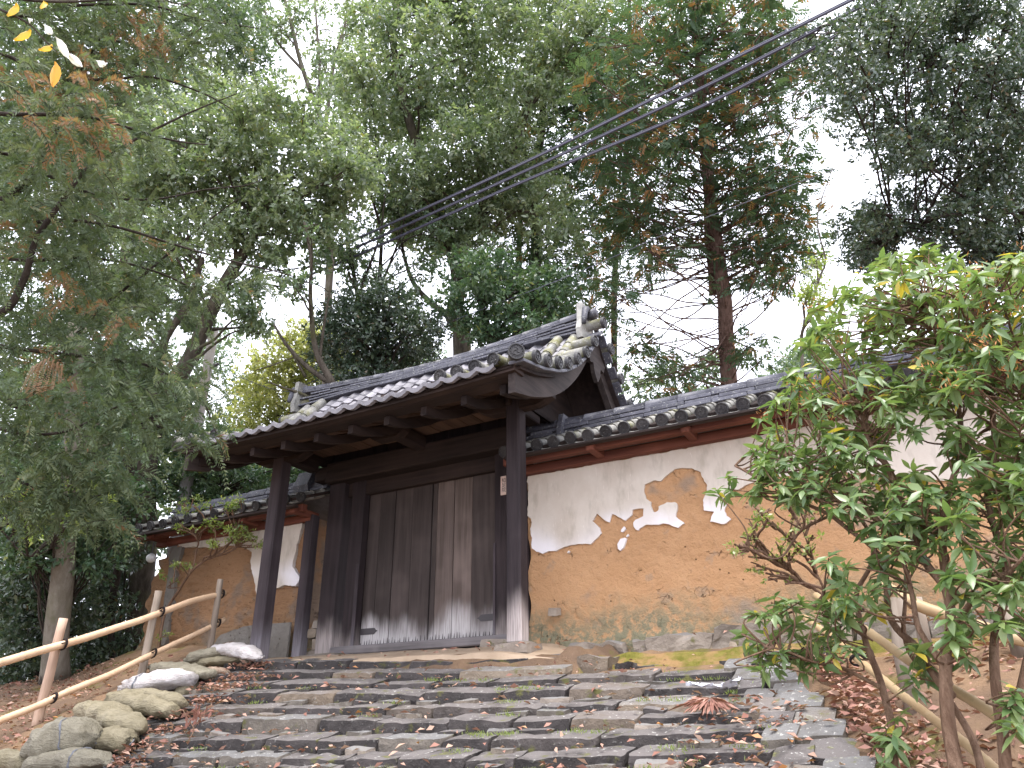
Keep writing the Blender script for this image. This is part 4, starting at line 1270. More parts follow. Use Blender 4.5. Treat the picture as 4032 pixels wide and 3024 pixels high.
# ================================================================ SANDBAGS
def sandbag(p0, p1, R, flat, seed, neck=True, bend=0.0):
    """stuffed sack lying from p0 to p1, gathered at p1"""
    nu, nv = 30, 22
    p0 = np.array(p0, float); p1 = np.array(p1, float)
    d, a, b = frame(p1 - p0)
    L = np.linalg.norm(p1 - p0)
    v = []
    for i in range(nu + 1):
        t = i / nu
        prof = (math.sin(math.pi * min(1, .04 + t * .96 * (1.0 if not neck else .93))) ** .36)
        if neck and t > .86: prof = max(.16, prof * (1 - (t - .86) / .14 * .75))
        if neck and t > .965: prof = .16 + .18 * (t - .965) / .035
        c = p0 + d * (t * L) + b * (math.sin(t * math.pi) * bend * R)
        wr = max(0, (t - .55) / .45) if neck else 0
        for j in range(nv):
            ph = 2 * math.pi * j / nv
            r = R * prof * (1 + .10 * wr * math.cos(7 * ph + seed) + .05 * wr * math.cos(11 * ph))
            x = math.copysign(abs(math.cos(ph)) ** .85, math.cos(ph)) * r * 1.18
            y = math.copysign(abs(math.sin(ph)) ** .85, math.sin(ph)) * r * flat * 1.22
            if y < 0: y *= .75
            v.append(c + a * x + b * y)
    v = np.array(v)
    v += np.stack([vnoise(v, 5.5, seed + q, 2) for q in range(3)], 1) * R * .17
    v += np.stack([vnoise(v, 15, seed + 7 + q, 2) for q in range(3)], 1) * R * .10
    f = [(i * nv + j, i * nv + (j + 1) % nv, (i + 1) * nv + (j + 1) % nv, (i + 1) * nv + j) for i in range(nu) for j in range(nv)]
    f.append(tuple(range(nv - 1, -1, -1))); f.append(tuple(range(nu * nv, (nu + 1) * nv)))
    return v, f, nu, nv
def onS(px, py, off):
    d = ray(px, py); m = d[2] / d[1]
    Y = (.453 * 7.8 - .88 - off) / (.453 - m)
    return d * (Y / d[1])
cD = lambda q: (q[0] * 700 / 2212, 2600 + q[1] * 700 / 2212)
cE = lambda q: (500 + q[0] * 700 / 2212, 2450 + q[1] * 700 / 2212)
BAGS = [
    (cD, (-160, 1290), (380, 1290), .115, .75, 'bag_olive', 'olive sack cut by the lower left corner of the photo', True, False, .05),
    (cD, (400, 1290), (1360, 1265), .135, .62, 'bag_grey', 'slumped grey sack under the big upright one, lowest in the row', True, True, .06),
    (cD, (360, 1130), (1240, 960), .185, .80, 'bag_grey', 'big grey green sack with gathered pleated mouth, nearest the camera', True, True, .16),
    (cD, (1190, 1010), (1640, 1035), .125, .80, 'bag_olive', 'short olive sack wedged against the steps beside the big pleated one', True, False, .05),
    (cD, (1060, 640), (1730, 870), .145, .75, 'bag_olive', 'brown olive sack arched over the edge of the steps', False, False, .12),
    (cD, (2110, 640), (1400, 500), .135, .78, 'bag_olive', 'olive sack with its knotted neck pointing at the fence', True, False, .10),
    (cD, (2230, 540), (1520, 470), .120, .70, 'bag_olive', 'smooth olive sack tucked just below the bright white one', True, False, .14),
    (cE, (800, 730), (-40, 830), .150, .70, 'bag_white', 'bright white sack with a grey band in the middle of the row', True, True, .16),
    (cE, (860, 790), (640, 920), .090, .85, 'bag_olive', 'mossy crumpled sack end poking out below the white one', False, False, .02),
    (cE, (1030, 660), (330, 580), .120, .60, 'bag_grey', 'pale olive sack lying right above the bright white one', True, False, .16),
    (cE, (900, 640), (1230, 640), .100, .50, 'bag_brown', 'flattened sack stained by red soil near the top of the row', False, False, .04),
    (cE, (1400, 480), (720, 540), .100, .60, 'bag_olive', 'flat mossy sack under the grey one near the top of the steps', True, False, .10),
    (cE, (1250, 385), (760, 470), .105, .65, 'bag_grey', 'grey olive sack with a tapering tied end near the top of the steps', True, False, .20),
    (cE, (1400, 390), (1240, 385), .085, .75, 'bag_olive', 'small bulging sack end between the grey sack and the white one at the top', False, False, .20),
    (cE, (1380, 420), (1530, 490), .075, .70, 'bag_grey', 'small pale sack corner drooping onto the top step', False, False, .10),
    (cE, (1120, 340), (1640, 430), .120, .62, 'bag_white', 'whitish sack at the top of the row beside the left gate post', True, False, .22),
]
for i, (cf, a, b, R, fl, mt, lab, neck, strap, off) in enumerate(BAGS):
    pa = onS(*cf(a), off); pb = onS(*cf(b), off)
    v, f, nu, nv = sandbag(pa - (pb - pa) * .04, pb + (pb - pa) * .05, R * 1.14, fl, 200 + i * 13, neck, .12)
    t = thing('sandbag', tuple((pa + pb) / 2), lab, 'sandbag', 'sandbags laid along the left edge of the steps')
    MB().add(v, f).build('sack', M[mt], t, True)
    if strap:
        s0 = int(nu * .66)
        sv, sf2 = [], []
        for ii in range(2):
            ring = v[(s0 + ii) * nv:(s0 + ii + 1) * nv]
            c = ring.mean(0)
            sv += list(c + (ring - c) * 1.02)
        sv = np.array(sv); sv[nv:] = sv[:nv] + (sv[nv:] - sv[:nv]) * .62
        MB().add(sv, [(j, (j + 1) % nv, nv + (j + 1) % nv, nv + j) for j in range(nv)]).build('strap', M['tape'], t)
    if neck:
        c = v[(nu - 1) * nv:nu * nv].mean(0)
        d = (pb - pa) / np.linalg.norm(pb - pa)
        pts = [c + .045 * R / .12 * np.array([math.cos(q) * .9, math.sin(q) * .6, math.sin(q) * .7]) for q in np.linspace(0, 2 * math.pi, 10)]
        MB().add(*tube(pts, .008, 5)).build('neck_tie', M['tape'], t)

# ================================================================ FOLIAGE
def unit(a): return a / (np.linalg.norm(a, axis=1, keepdims=True) + 1e-9)
class Leaves:
    """gathers leaf quads as arrays and links them as one mesh"""
    def __init__(s): s.V = []; s.T = []
    def quads(s, p, d, n, L, W, tone, fold=.12, bend=0.0):
        d = unit(d); sd = unit(np.cross(d, n)); nn = np.cross(sd, d)
        L = np.broadcast_to(L, (len(p),))[:, None]; W = np.broadcast_to(W, (len(p),))[:, None]
        mid = p + d * L * .48
        a = p; b = mid + sd * W * .5 + nn * W * fold; c = p + d * L - nn * L * bend; e = mid - sd * W * .5 + nn * W * fold
        s.V.append(np.stack([a, b, c, e], 1).reshape(-1, 3))
        s.T.append(np.repeat(np.broadcast_to(tone, (len(p),)), 4))
    def count(s): return sum(len(t) for t in s.T) // 4
    def build(s, name, mat, parent, label=None):
        V = np.concatenate(s.V).astype(np.float32); tn = np.concatenate(s.T).astype(np.float32)
        nq = len(V) // 4
        me = bpy.data.meshes.new(name)
        me.vertices.add(len(V)); me.vertices.foreach_set('co', V.ravel())
        me.loops.add(nq * 4); me.loops.foreach_set('vertex_index', np.arange(nq * 4, dtype=np.int32))
        me.polygons.add(nq)
        me.polygons.foreach_set('loop_start', np.arange(0, nq * 4, 4, dtype=np.int32))
        me.polygons.foreach_set('loop_total', np.full(nq, 4, dtype=np.int32))
        at_ = me.attributes.new('tone', 'FLOAT', 'POINT'); at_.data.foreach_set('value', tn)
        me.materials.append(mat)
        me.update(calc_edges=True)
        o = link(name, me, parent)
        o['kind'] = 'stuff'
        return o
UP = np.array([0, 0, 1.0])
def broad_cluster(lv, c, r, n, L, tone0=.0, droop=.25, rg=RG, flat=.7):
    """a clump of broad leaves in whorls round the twig ends of an ellipsoid"""
    k_ = max(1, n // 7)
    q = unit(rg.normal(size=(k_, 3)))
    rad = rg.random(k_) ** .45
    tip = c + q * rad[:, None] * np.array([r, r, r * flat])
    idx = np.repeat(np.arange(k_), 7)
    ax = unit(q * .7 + rg.normal(size=(k_, 3)) * .5 + UP * .15)
    d = ax[idx] * .5 + unit(rg.normal(size=(len(idx), 3))) * .9 - UP * droop
    p = tip[idx] + rg.normal(size=(len(idx), 3)) * L * .25
    nr = unit(UP * .65 + q[idx] * .7 + rg.normal(size=(len(idx), 3)) * .5)
    ll = L * rg.uniform(.65, 1.2, len(idx))
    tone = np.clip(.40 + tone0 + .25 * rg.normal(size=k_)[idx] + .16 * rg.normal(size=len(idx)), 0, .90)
    tone = np.where(rg.random(len(idx)) < .012, .97, tone)
    lv.quads(p, d, nr, ll, ll * rg.uniform(.38, .52, len(idx)), tone)
def hinoki_cluster(lv, c, r, n, L, tone0=0.0, rg=RG, out=None, brown=.05):
    """flat fan sprays of scale leaves, layered and slightly drooping"""
    k_ = max(1, n // 9)
    q = unit(rg.normal(size=(k_, 3)) * np.array([1, 1, .55]))
    tip = c + q * (rg.random(k_) ** .5)[:, None] * np.array([r, r, r * .5])
    a = q * np.array([1, 1, .3]) + rg.normal(size=(k_, 3)) * .35 - UP * .25
    if out is not None: a = a + out * .6
    a = unit(a)
    nr = unit(UP + rg.normal(size=(k_, 3)) * .45)
    sd = unit(np.cross(a, nr))
    br = rg.random(k_) < brown
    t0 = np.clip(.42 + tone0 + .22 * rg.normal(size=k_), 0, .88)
    t0 = np.where(br, .98, t0)
    for j in range(9):
        s = (j // 2) / 4.5 * L * 1.9
        sg = 0 if j == 8 else (1 if j % 2 else -1)
        d = unit(a + sd * sg * .75 - UP * .12)
        ll = L * rg.uniform(.7, 1.2, k_) * (1.0 - .08 * (j // 2))
        lv.quads(tip + a * s, d, nr, ll, ll * .34, np.clip(t0 + .05 * rg.normal(size=k_), 0, 1), .02, .15)
def inside(poly, x, y):
    c = False; j = len(poly) - 1
    for i in range(len(poly)):
        xi, yi = poly[i]; xj, yj = poly[j]
        if (yi > y) != (yj > y) and x < (xj - xi) * (y - yi) / (yj - yi + 1e-9) + xi: c = not c
        j = i
    return c
def scatter(poly, n, holes=(), gap=0, rnd=random):
    xs = [p[0] for p in poly]; ys = [p[1] for p in poly]
    out = []; tries = 0
    while len(out) < n and tries < n * 60:
        tries += 1
        x = rnd.uniform(min(xs), max(xs)); y = rnd.uniform(min(ys), max(ys))
        if not inside(poly, x, y) or any(inside(h, x, y) for h in holes): continue
        if gap and any((x - a) ** 2 + (y - b) ** 2 < gap * gap for a, b in out) and tries < n * 40: continue
        out.append((x, y))
    return out
def limb(mb, p, q, r0, r1, seed, sag=.12, n=5, m=7):
    p = np.array(p, float); q = np.array(q, float)
    L = np.linalg.norm(q - p)
    mid = (p + q) / 2 + np.array([0, 0, L * sag])
    P = smooth_path([p, mid, q], m)
    P = rough(P, L * .045, seed, 2.5 / max(L, .5) * 1.5)
    P[0] = p
    mb.add(*tube(P, np.linspace(r0, r1, len(P)), n, False))
TREE_SEED = [1000]
def tree(name, label, cat, trunks, clumps, mat, bark, kind='broad', L=.12, dens=1.0, group=None, limbs=1.0, tone=0.0, base=None, droop=.25, brown=.05, extra=None):
    """trunks: list of (points, r0, r1); clumps: list of (centre, radius, tone)"""
    TREE_SEED[0] += 37
    sd = TREE_SEED[0]
    b = base if base is not None else trunks[0][0][0]
    if group is None and name in ('cypress_tree', 'slender_tree', 'camphor_tree', 'broadleaf_tree'): group = 'trees behind the gate and walls'
    if group is None and name == 'shrub': group = 'shrubs in the wood at the left'
    t = thing(name, tuple(float(q) for q in b), label, cat, group)
    mb = MB(); allp = []
    for i, (pts, r0, r1) in enumerate(trunks):
        P = smooth_path(pts, 6)
        P = rough(P, r0 * .35, sd + i, .9)
        R = np.linspace(r0, r1, len(P))
        if i == 0: R[:3] *= np.array([1.25, 1.1, 1.03])
        mb.add(*tube(P, R, 10 if r0 > .08 else 6))
        allp += [(p, r) for p, r in zip(P[2:], R[2:])]
    AP = np.array([p for p, r in allp]); AR = np.array([r for p, r in allp])
    lv = Leaves()
    for i, (c, r, tn) in enumerate(clumps):
        c = np.array(c, float)
        dd = np.linalg.norm(AP - c, axis=1) + np.where(AP[:, 2] > c[2] - .1, 1.2, 0) * (1 if kind != 'hinoki' else .3)
        if random.random() < limbs:
            k_ = int(np.argmin(dd * RG.uniform(.75, 1.6, len(dd))))
            rr = min(AR[k_] * .5, .04 if kind == 'broad' else .02)
            limb(mb, AP[k_], c, max(.014, rr), .010, sd + i * 3, .06 if kind != 'hinoki' else -.03, 5)
            for j in range(2):
                e = c + unit(RG.normal(size=(1, 3)))[0] * r * .8
                limb(mb, c + (AP[k_] - c) * .2, e, .010, .005, sd + i * 3 + j, .05, 4, 4)
        n = int(dens * 1.25 * math.pi * r * r / (L * L * .2))
        if kind == 'broad': broad_cluster(lv, c, r, n, L, tone + tn, droop)
        else: hinoki_cluster(lv, c, r, int(n * .72), L, tone + tn, brown=brown)
    if extra: extra(lv, mb)
    mb.build('trunk', M[bark], t, True)
    if lv.V: lv.build('crown', M[mat], t)
    return t
def clumps(poly, n, D, r, holes=(), gap=0, tone=(0, .12), dj=1.0):
    out = []
    for x, y in scatter(poly, n, holes, gap):
        out.append((at(x, y, D + random.uniform(-dj, dj)), random.uniform(*r), random.gauss(*tone)))
    return out
def tp(D, *pts): return [at(x, y, D + (q[0] if q else 0)) for x, y, *q in pts]
def ground_pt(x, y, D):
    p = at(x, y, D); p[2] = float(ground_z(p[0], p[1])) - .1
    return p

# ---- broadleaf trees behind the gate
D = 15.2
tree('camphor_tree', 'leaning broadleaf tree with a bright glossy crown behind the left end of the gate roof', 'tree',
     [([ground_pt(300, 1420, D)] + tp(D, (308, 1200), (322, 1050), (345, 900), (420, 745), (490, 600), (545, 510), (600, 400)), .24, .07),
      (tp(D, (335, 940), (342, 850), (352, 740), (405, 650), (440, 560)), .11, .05),
      (tp(D, (480, 620), (440, 640), (400, 680)), .05, .03)],
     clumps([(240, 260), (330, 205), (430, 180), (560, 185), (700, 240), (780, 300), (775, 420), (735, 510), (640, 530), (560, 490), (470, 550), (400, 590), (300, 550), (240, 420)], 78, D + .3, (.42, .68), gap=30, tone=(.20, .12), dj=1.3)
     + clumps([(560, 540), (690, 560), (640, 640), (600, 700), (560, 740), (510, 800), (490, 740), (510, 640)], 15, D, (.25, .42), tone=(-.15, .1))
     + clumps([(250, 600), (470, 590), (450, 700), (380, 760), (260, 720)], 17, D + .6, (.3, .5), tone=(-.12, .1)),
     'leaf_camphor', 'bark', L=.125, dens=1.35, limbs=.55)
D = 19
tree('camphor_tree', 'tall broadleaf tree towering over the middle of the gate roof', 'tree',
     [([ground_pt(1010, 1100, D)] + tp(D, (1000, 760), (978, 690), (985, 600), (958, 480), (930, 380), (885, 260), (860, 150), (850, 40)), .26, .06),
      (tp(D, (985, 610), (1010, 520), (1060, 430), (1120, 300), (1180, 120)), .12, .05), (tp(D, (950, 450), (880, 430), (820, 380)), .07, .03), (tp(D, (975, 690), (900, 620), (870, 550)), .08, .04)],
     clumps([(740, 200), (770, 60), (830, -30), (1290, -30), (1270, 120), (1160, 210), (1130, 330), (1240, 420), (1230, 500), (1100, 480), (960, 500), (860, 440), (780, 400), (740, 300)], 96, D, (.55, .95),
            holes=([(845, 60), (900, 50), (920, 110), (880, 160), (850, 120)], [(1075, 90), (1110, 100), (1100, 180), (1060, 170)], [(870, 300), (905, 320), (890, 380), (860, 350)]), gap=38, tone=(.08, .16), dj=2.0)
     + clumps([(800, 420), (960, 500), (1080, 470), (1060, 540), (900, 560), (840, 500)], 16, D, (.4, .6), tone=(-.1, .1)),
     'leaf_camphor', 'bark', L=.14, dens=1.3, limbs=.6)
D = 24
tree('slender_tree', 'tall thin pale-limbed tree with sparse leaves against the top left sky', 'tree',
     [([ground_pt(720, 1000, D)] + tp(D, (712, 600), (705, 400), (698, 280), (650, 130), (612, -20)), .14, .05), (tp(D, (700, 300), (722, 140), (765, -10)), .07, .03), (tp(D, (690, 260), (690, 130), (680, 0)), .06, .03), (tp(D, (660, 160), (600, 90), (570, 20)), .05, .03)],
     clumps([(555, -20), (830, -20), (770, 120), (730, 230), (640, 210), (580, 120)], 34, D, (.4, .75), holes=([(570, 80), (650, 100), (660, 200), (590, 180)],), tone=(.05, .1)), 'leaf_camphor', 'bark_pale', L=.14, dens=.5)
D = 22
tree('broadleaf_tree', 'dense green broadleaf tree filling the sky behind the cedar at the upper left', 'tree',
     [([ground_pt(250, 1300, D)] + tp(D, (250, 800), (280, 500), (300, 300), (330, 120), (350, 0)), .22, .06)],
     clumps([(-40, -30), (560, -30), (570, 130), (470, 200), (330, 240), (240, 330), (-40, 420)], 74, D, (.6, 1.1), holes=([(440, 120), (520, 110), (510, 180), (440, 180)],), gap=35, tone=(-.05, .14), dj=2.0), 'leaf_forest', 'bark', L=.15, dens=.9)
D = 17
for q, (tr, poly, n, lab) in enumerate((
    ([(800, 1000), (792, 790), (772, 640), (752, 520), (742, 430)], [(700, 440), (800, 430), (810, 560), (790, 700), (720, 660), (690, 560)], 16, 'slender crooked tree just left of the dark bushy tree behind the ridge'),
    ([(850, 1000), (835, 760), (822, 620), (822, 500), (792, 400)], [(790, 420), (900, 430), (960, 520), (900, 640), (830, 690), (790, 600)], 18, 'slender tree rising straight above the dark bushy tree behind the ridge'))):
    tree('slender_tree', lab, 'tree', [([ground_pt(tr[0][0], tr[0][1], D)] + tp(D + q, *tr[1:]), .075, .025), (tp(D + q, (tr[2][0], tr[2][1]), (tr[2][0] + 45, tr[2][1] - 120), (tr[2][0] + 60, tr[2][1] - 220)), .035, .015)],
         clumps(poly, n, D + q, (.28, .5), tone=(-.12, .1)), 'leaf_forest', 'bark_dark', L=.11, dens=.6)
D = 15.5
tree('camellia_tree', 'dark bushy evergreen tree behind the middle of the gate ridge', 'tree', [([ground_pt(820, 1150, D)] + tp(D, (818, 900), (815, 760), (818, 660)), .12, .04)],
     clumps([(695, 690), (760, 630), (860, 620), (930, 690), (950, 740), (930, 770), (830, 830), (740, 840), (680, 770)], 46, D, (.32, .52), gap=22, tone=(-.05, .1)), 'leaf_dark', 'bark_dark', L=.10, dens=1.15)
tree('broadleaf_tree', 'mid-height broadleaf tree with larger leaves just behind the right half of the gate ridge', 'tree', [([ground_pt(1090, 1050, D)] + tp(D, (1075, 850), (1060, 740), (1040, 660), (1010, 600)), .12, .04)],
     clumps([(960, 570), (1060, 550), (1235, 600), (1245, 700), (1110, 760), (1010, 745), (975, 660)], 42, D, (.36, .55), gap=26, tone=(-.02, .12)), 'leaf_big', 'bark_dark', L=.125, dens=1.0)
tree('maple_tree', 'pale yellow green tree glowing in the distance left of the gate roof', 'tree', [([ground_pt(640, 1000, 26)] + tp(26, (640, 900), (650, 820), (640, 760)), .15, .05)],
     clumps([(510, 900), (560, 770), (640, 705), (720, 725), (745, 800), (690, 850), (600, 930), (520, 950)], 46, 26, (.5, .85), gap=20, tone=(.0, .15)), 'leaf_yellow', 'bark', L=.16, dens=.9)
bt = MB()
tree('broken_tree', 'mossy bare tree with broken dead limbs right behind the left end of the ridge', 'tree',
     [([ground_pt(770, 1100, 14)] + tp(14, (745, 900), (718, 830), (690, 780), (676, 730), (670, 640), (672, 560), (660, 480)), .085, .02), (tp(14, (718, 830), (672, 800), (640, 770), (612, 735), (592, 700)), .06, .018), (tp(14, (660, 815), (630, 760), (618, 742)), .03, .012),
      (tp(14, (690, 870), (650, 850), (615, 838), (580, 825)), .035, .014), (tp(14, (690, 780), (700, 700), (718, 600), (722, 560)), .03, .01), (tp(14, (640, 770), (585, 790), (552, 800)), .016, .006)],
     clumps([(590, 690), (700, 590), (720, 500), (680, 470), (640, 560)], 6, 14, (.2, .32)), 'leaf_forest', 'bark', L=.09, dens=.45)

# ---- cypresses right of the gate
def dead_sticks(D, lines, r=.014):
    def fn(lv, mb):
        for i, (a, b) in enumerate(lines):
            p = at(*a, D); q = at(*b, D + random.uniform(-1.2, .6))
            limb(mb, p, q, r, .004, 50 + i, .04, 4, 6)
            for j in range(4):
                t = random.uniform(.3, .9); s = p + (q - p) * t
                limb(mb, s, s + np.array([random.uniform(-.5, .5), random.uniform(-.4, .4), random.uniform(-.45, .15)]), r * .4, .002, 90 + i * 5 + j, .0, 3, 4)
    return fn
D = 21
tree('cypress_tree', 'dark feathery cypress in the middle distance behind the high end of the ridge', 'tree', [([ground_pt(1160, 1050, D)] + tp(D, (1155, 700), (1155, 480), (1165, 330), (1180, 100)), .22, .08), ([ground_pt(1130, 1050, D)] + tp(D + 1, (1120, 680), (1122, 560), (1128, 420)), .14, .06)],
     clumps([(1075, 640), (1065, 500), (1110, 340), (1185, 200), (1240, 70), (1340, 90), (1345, 300), (1330, 480), (1300, 620), (1240, 690), (1120, 700)], 84, D, (.5, .9), gap=28, tone=(-.08, .13), dj=1.5), 'leaf_hinoki', 'bark_dark', 'hinoki', L=.17, dens=1.0, brown=.05)
D = 17
sticks = [((1552, 620), (1400, 560)), ((1556, 650), (1420, 640)), ((1560, 680), (1430, 700)), ((1562, 700), (1380, 760)), ((1566, 740), (1420, 790)), ((1570, 770), (1450, 830)), ((1545, 560), (1410, 500)), ((1540, 520), (1440, 470)),
          ((1556, 640), (1660, 560)), ((1560, 700), (1690, 640)), ((1564, 730), (1680, 720)), ((1570, 780), (1690, 800)), ((1548, 560), (1640, 460)), ((1535, 470), (1680, 330)), ((1540, 500), (1700, 440)), ((1530, 420), (1420, 400)), ((1524, 340), (1400, 300)), ((1520, 260), (1620, 160)), ((1515, 200), (1440, 100)), ((1575, 800), (1480, 850)), ((1560, 690), (1470, 740)), ((1550, 590), (1470, 560))]
tree('cypress_tree', 'tall cypress with a reddish bare trunk and dead lower branches rising behind the right wall', 'tree',
     [([ground_pt(1590, 1150, D)] + tp(D, (1580, 835), (1567, 700), (1550, 560), (1536, 440), (1522, 300), (1510, 150), (1500, -40)), .20, .08), (tp(D + .3, (1545, 640), (1530, 520), (1525, 440)), .12, .06)],
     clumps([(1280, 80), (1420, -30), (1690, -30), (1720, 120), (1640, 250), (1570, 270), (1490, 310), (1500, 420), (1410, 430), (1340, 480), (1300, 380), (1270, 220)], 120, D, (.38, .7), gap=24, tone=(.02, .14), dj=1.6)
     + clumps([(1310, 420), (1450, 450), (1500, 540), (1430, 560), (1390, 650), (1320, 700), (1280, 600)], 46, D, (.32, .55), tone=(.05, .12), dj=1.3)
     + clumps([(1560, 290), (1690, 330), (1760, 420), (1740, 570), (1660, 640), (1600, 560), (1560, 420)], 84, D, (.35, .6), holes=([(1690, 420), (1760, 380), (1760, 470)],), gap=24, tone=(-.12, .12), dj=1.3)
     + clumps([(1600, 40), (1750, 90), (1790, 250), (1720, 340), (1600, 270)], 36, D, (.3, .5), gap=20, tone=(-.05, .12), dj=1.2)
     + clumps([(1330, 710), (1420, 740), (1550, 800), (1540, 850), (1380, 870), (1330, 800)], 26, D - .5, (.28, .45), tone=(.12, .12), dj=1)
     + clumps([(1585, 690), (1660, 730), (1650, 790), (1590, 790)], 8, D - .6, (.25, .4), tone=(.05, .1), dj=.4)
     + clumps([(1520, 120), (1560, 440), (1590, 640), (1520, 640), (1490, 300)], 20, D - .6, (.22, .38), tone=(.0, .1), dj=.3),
     'leaf_hinoki', 'bark_red', 'hinoki', L=.15, dens=1.05, brown=.13, extra=dead_sticks(D, sticks, .013))
D = 22
tree('cypress_tree', 'cypress top in the upper middle mingling with the tall reddish-trunked one', 'tree', [([ground_pt(1330, 1100, D)] + tp(D, (1325, 700), (1345, 450), (1360, 200), (1360, -20)), .10, .05)],
     clumps([(1240, 120), (1330, -30), (1480, -30), (1460, 200), (1420, 420), (1330, 560), (1260, 420)], 60, D, (.5, .85), gap=26, tone=(.0, .12), dj=1.5), 'leaf_hinoki', 'bark_dark', 'hinoki', L=.175, dens=.9, brown=.09)
tree('slender_tree', 'thin bare sapling with few leaves in the sky gap left of the shrub', 'tree', [([ground_pt(1745, 1100, 13)] + tp(13, (1735, 800), (1745, 690), (1770, 600), (1782, 560), (1765, 470), (1800, 360)), .035, .008)],
     clumps([(1730, 560), (1800, 490), (1810, 600), (1780, 700), (1740, 780), (1690, 800)], 13, 13, (.16, .30), tone=(.1, .15)), 'leaf_bright', 'bark_pale', L=.08, dens=.5)
# ---- the dark tree reaching in from the right
D = 9.5
tree('oak_tree', 'dark overhanging evergreen oak reaching in from the top right corner', 'tree',
     [([ground_pt(2500, 1500, D)] + tp(D, (2480, 1000), (2440, 700), (2380, 500), (2300, 300), (2260, 100)), .2, .09),
      (tp(D, (2390, 520), (2300, 500), (2212, 455), (2120, 430), (2060, 445), (1980, 490), (1930, 510)), .055, .015),
      (tp(D, (2400, 600), (2300, 560), (2200, 570), (2120, 510)), .045, .02),
      (tp(D, (2290, 330), (2220, 300), (2180, 230), (2130, 150), (2080, 148), (2010, 145)), .05, .018),
      (tp(D, (2110, 150), (2030, 120), (1960, 80), (1880, 30)), .028, .01), (tp(D, (2210, 460), (2100, 360), (2010, 300), (1920, 260)), .03, .01)],
     clumps([(1905, -30), (2250, -30), (2250, 620), (2130, 520), (2010, 490), (1910, 430), (1880, 330), (1835, 240), (1800, 150), (1850, 50)], 132, D, (.24, .42), holes=([(1880, 330), (1930, 350), (1900, 430)], [(2000, 430), (2060, 440), (2050, 480)]), gap=24, tone=(-.05, .15), dj=1.3)
     + clumps([(1800, 490), (1900, 440), (1950, 530), (1900, 600), (1830, 560)], 34, D, (.16, .27), tone=(-.1, .1))
     + clumps([(1930, 470), (2230, 520), (2230, 640), (2060, 600)], 34, D, (.16, .28), tone=(-.1, .1))
     + clumps([(1700, 80), (1860, 40), (1850, 180), (1760, 200)], 12, D + 2, (.18, .32), tone=(-.1, .1)), 'leaf_dark', 'bark_dark', L=.066, dens=.8)

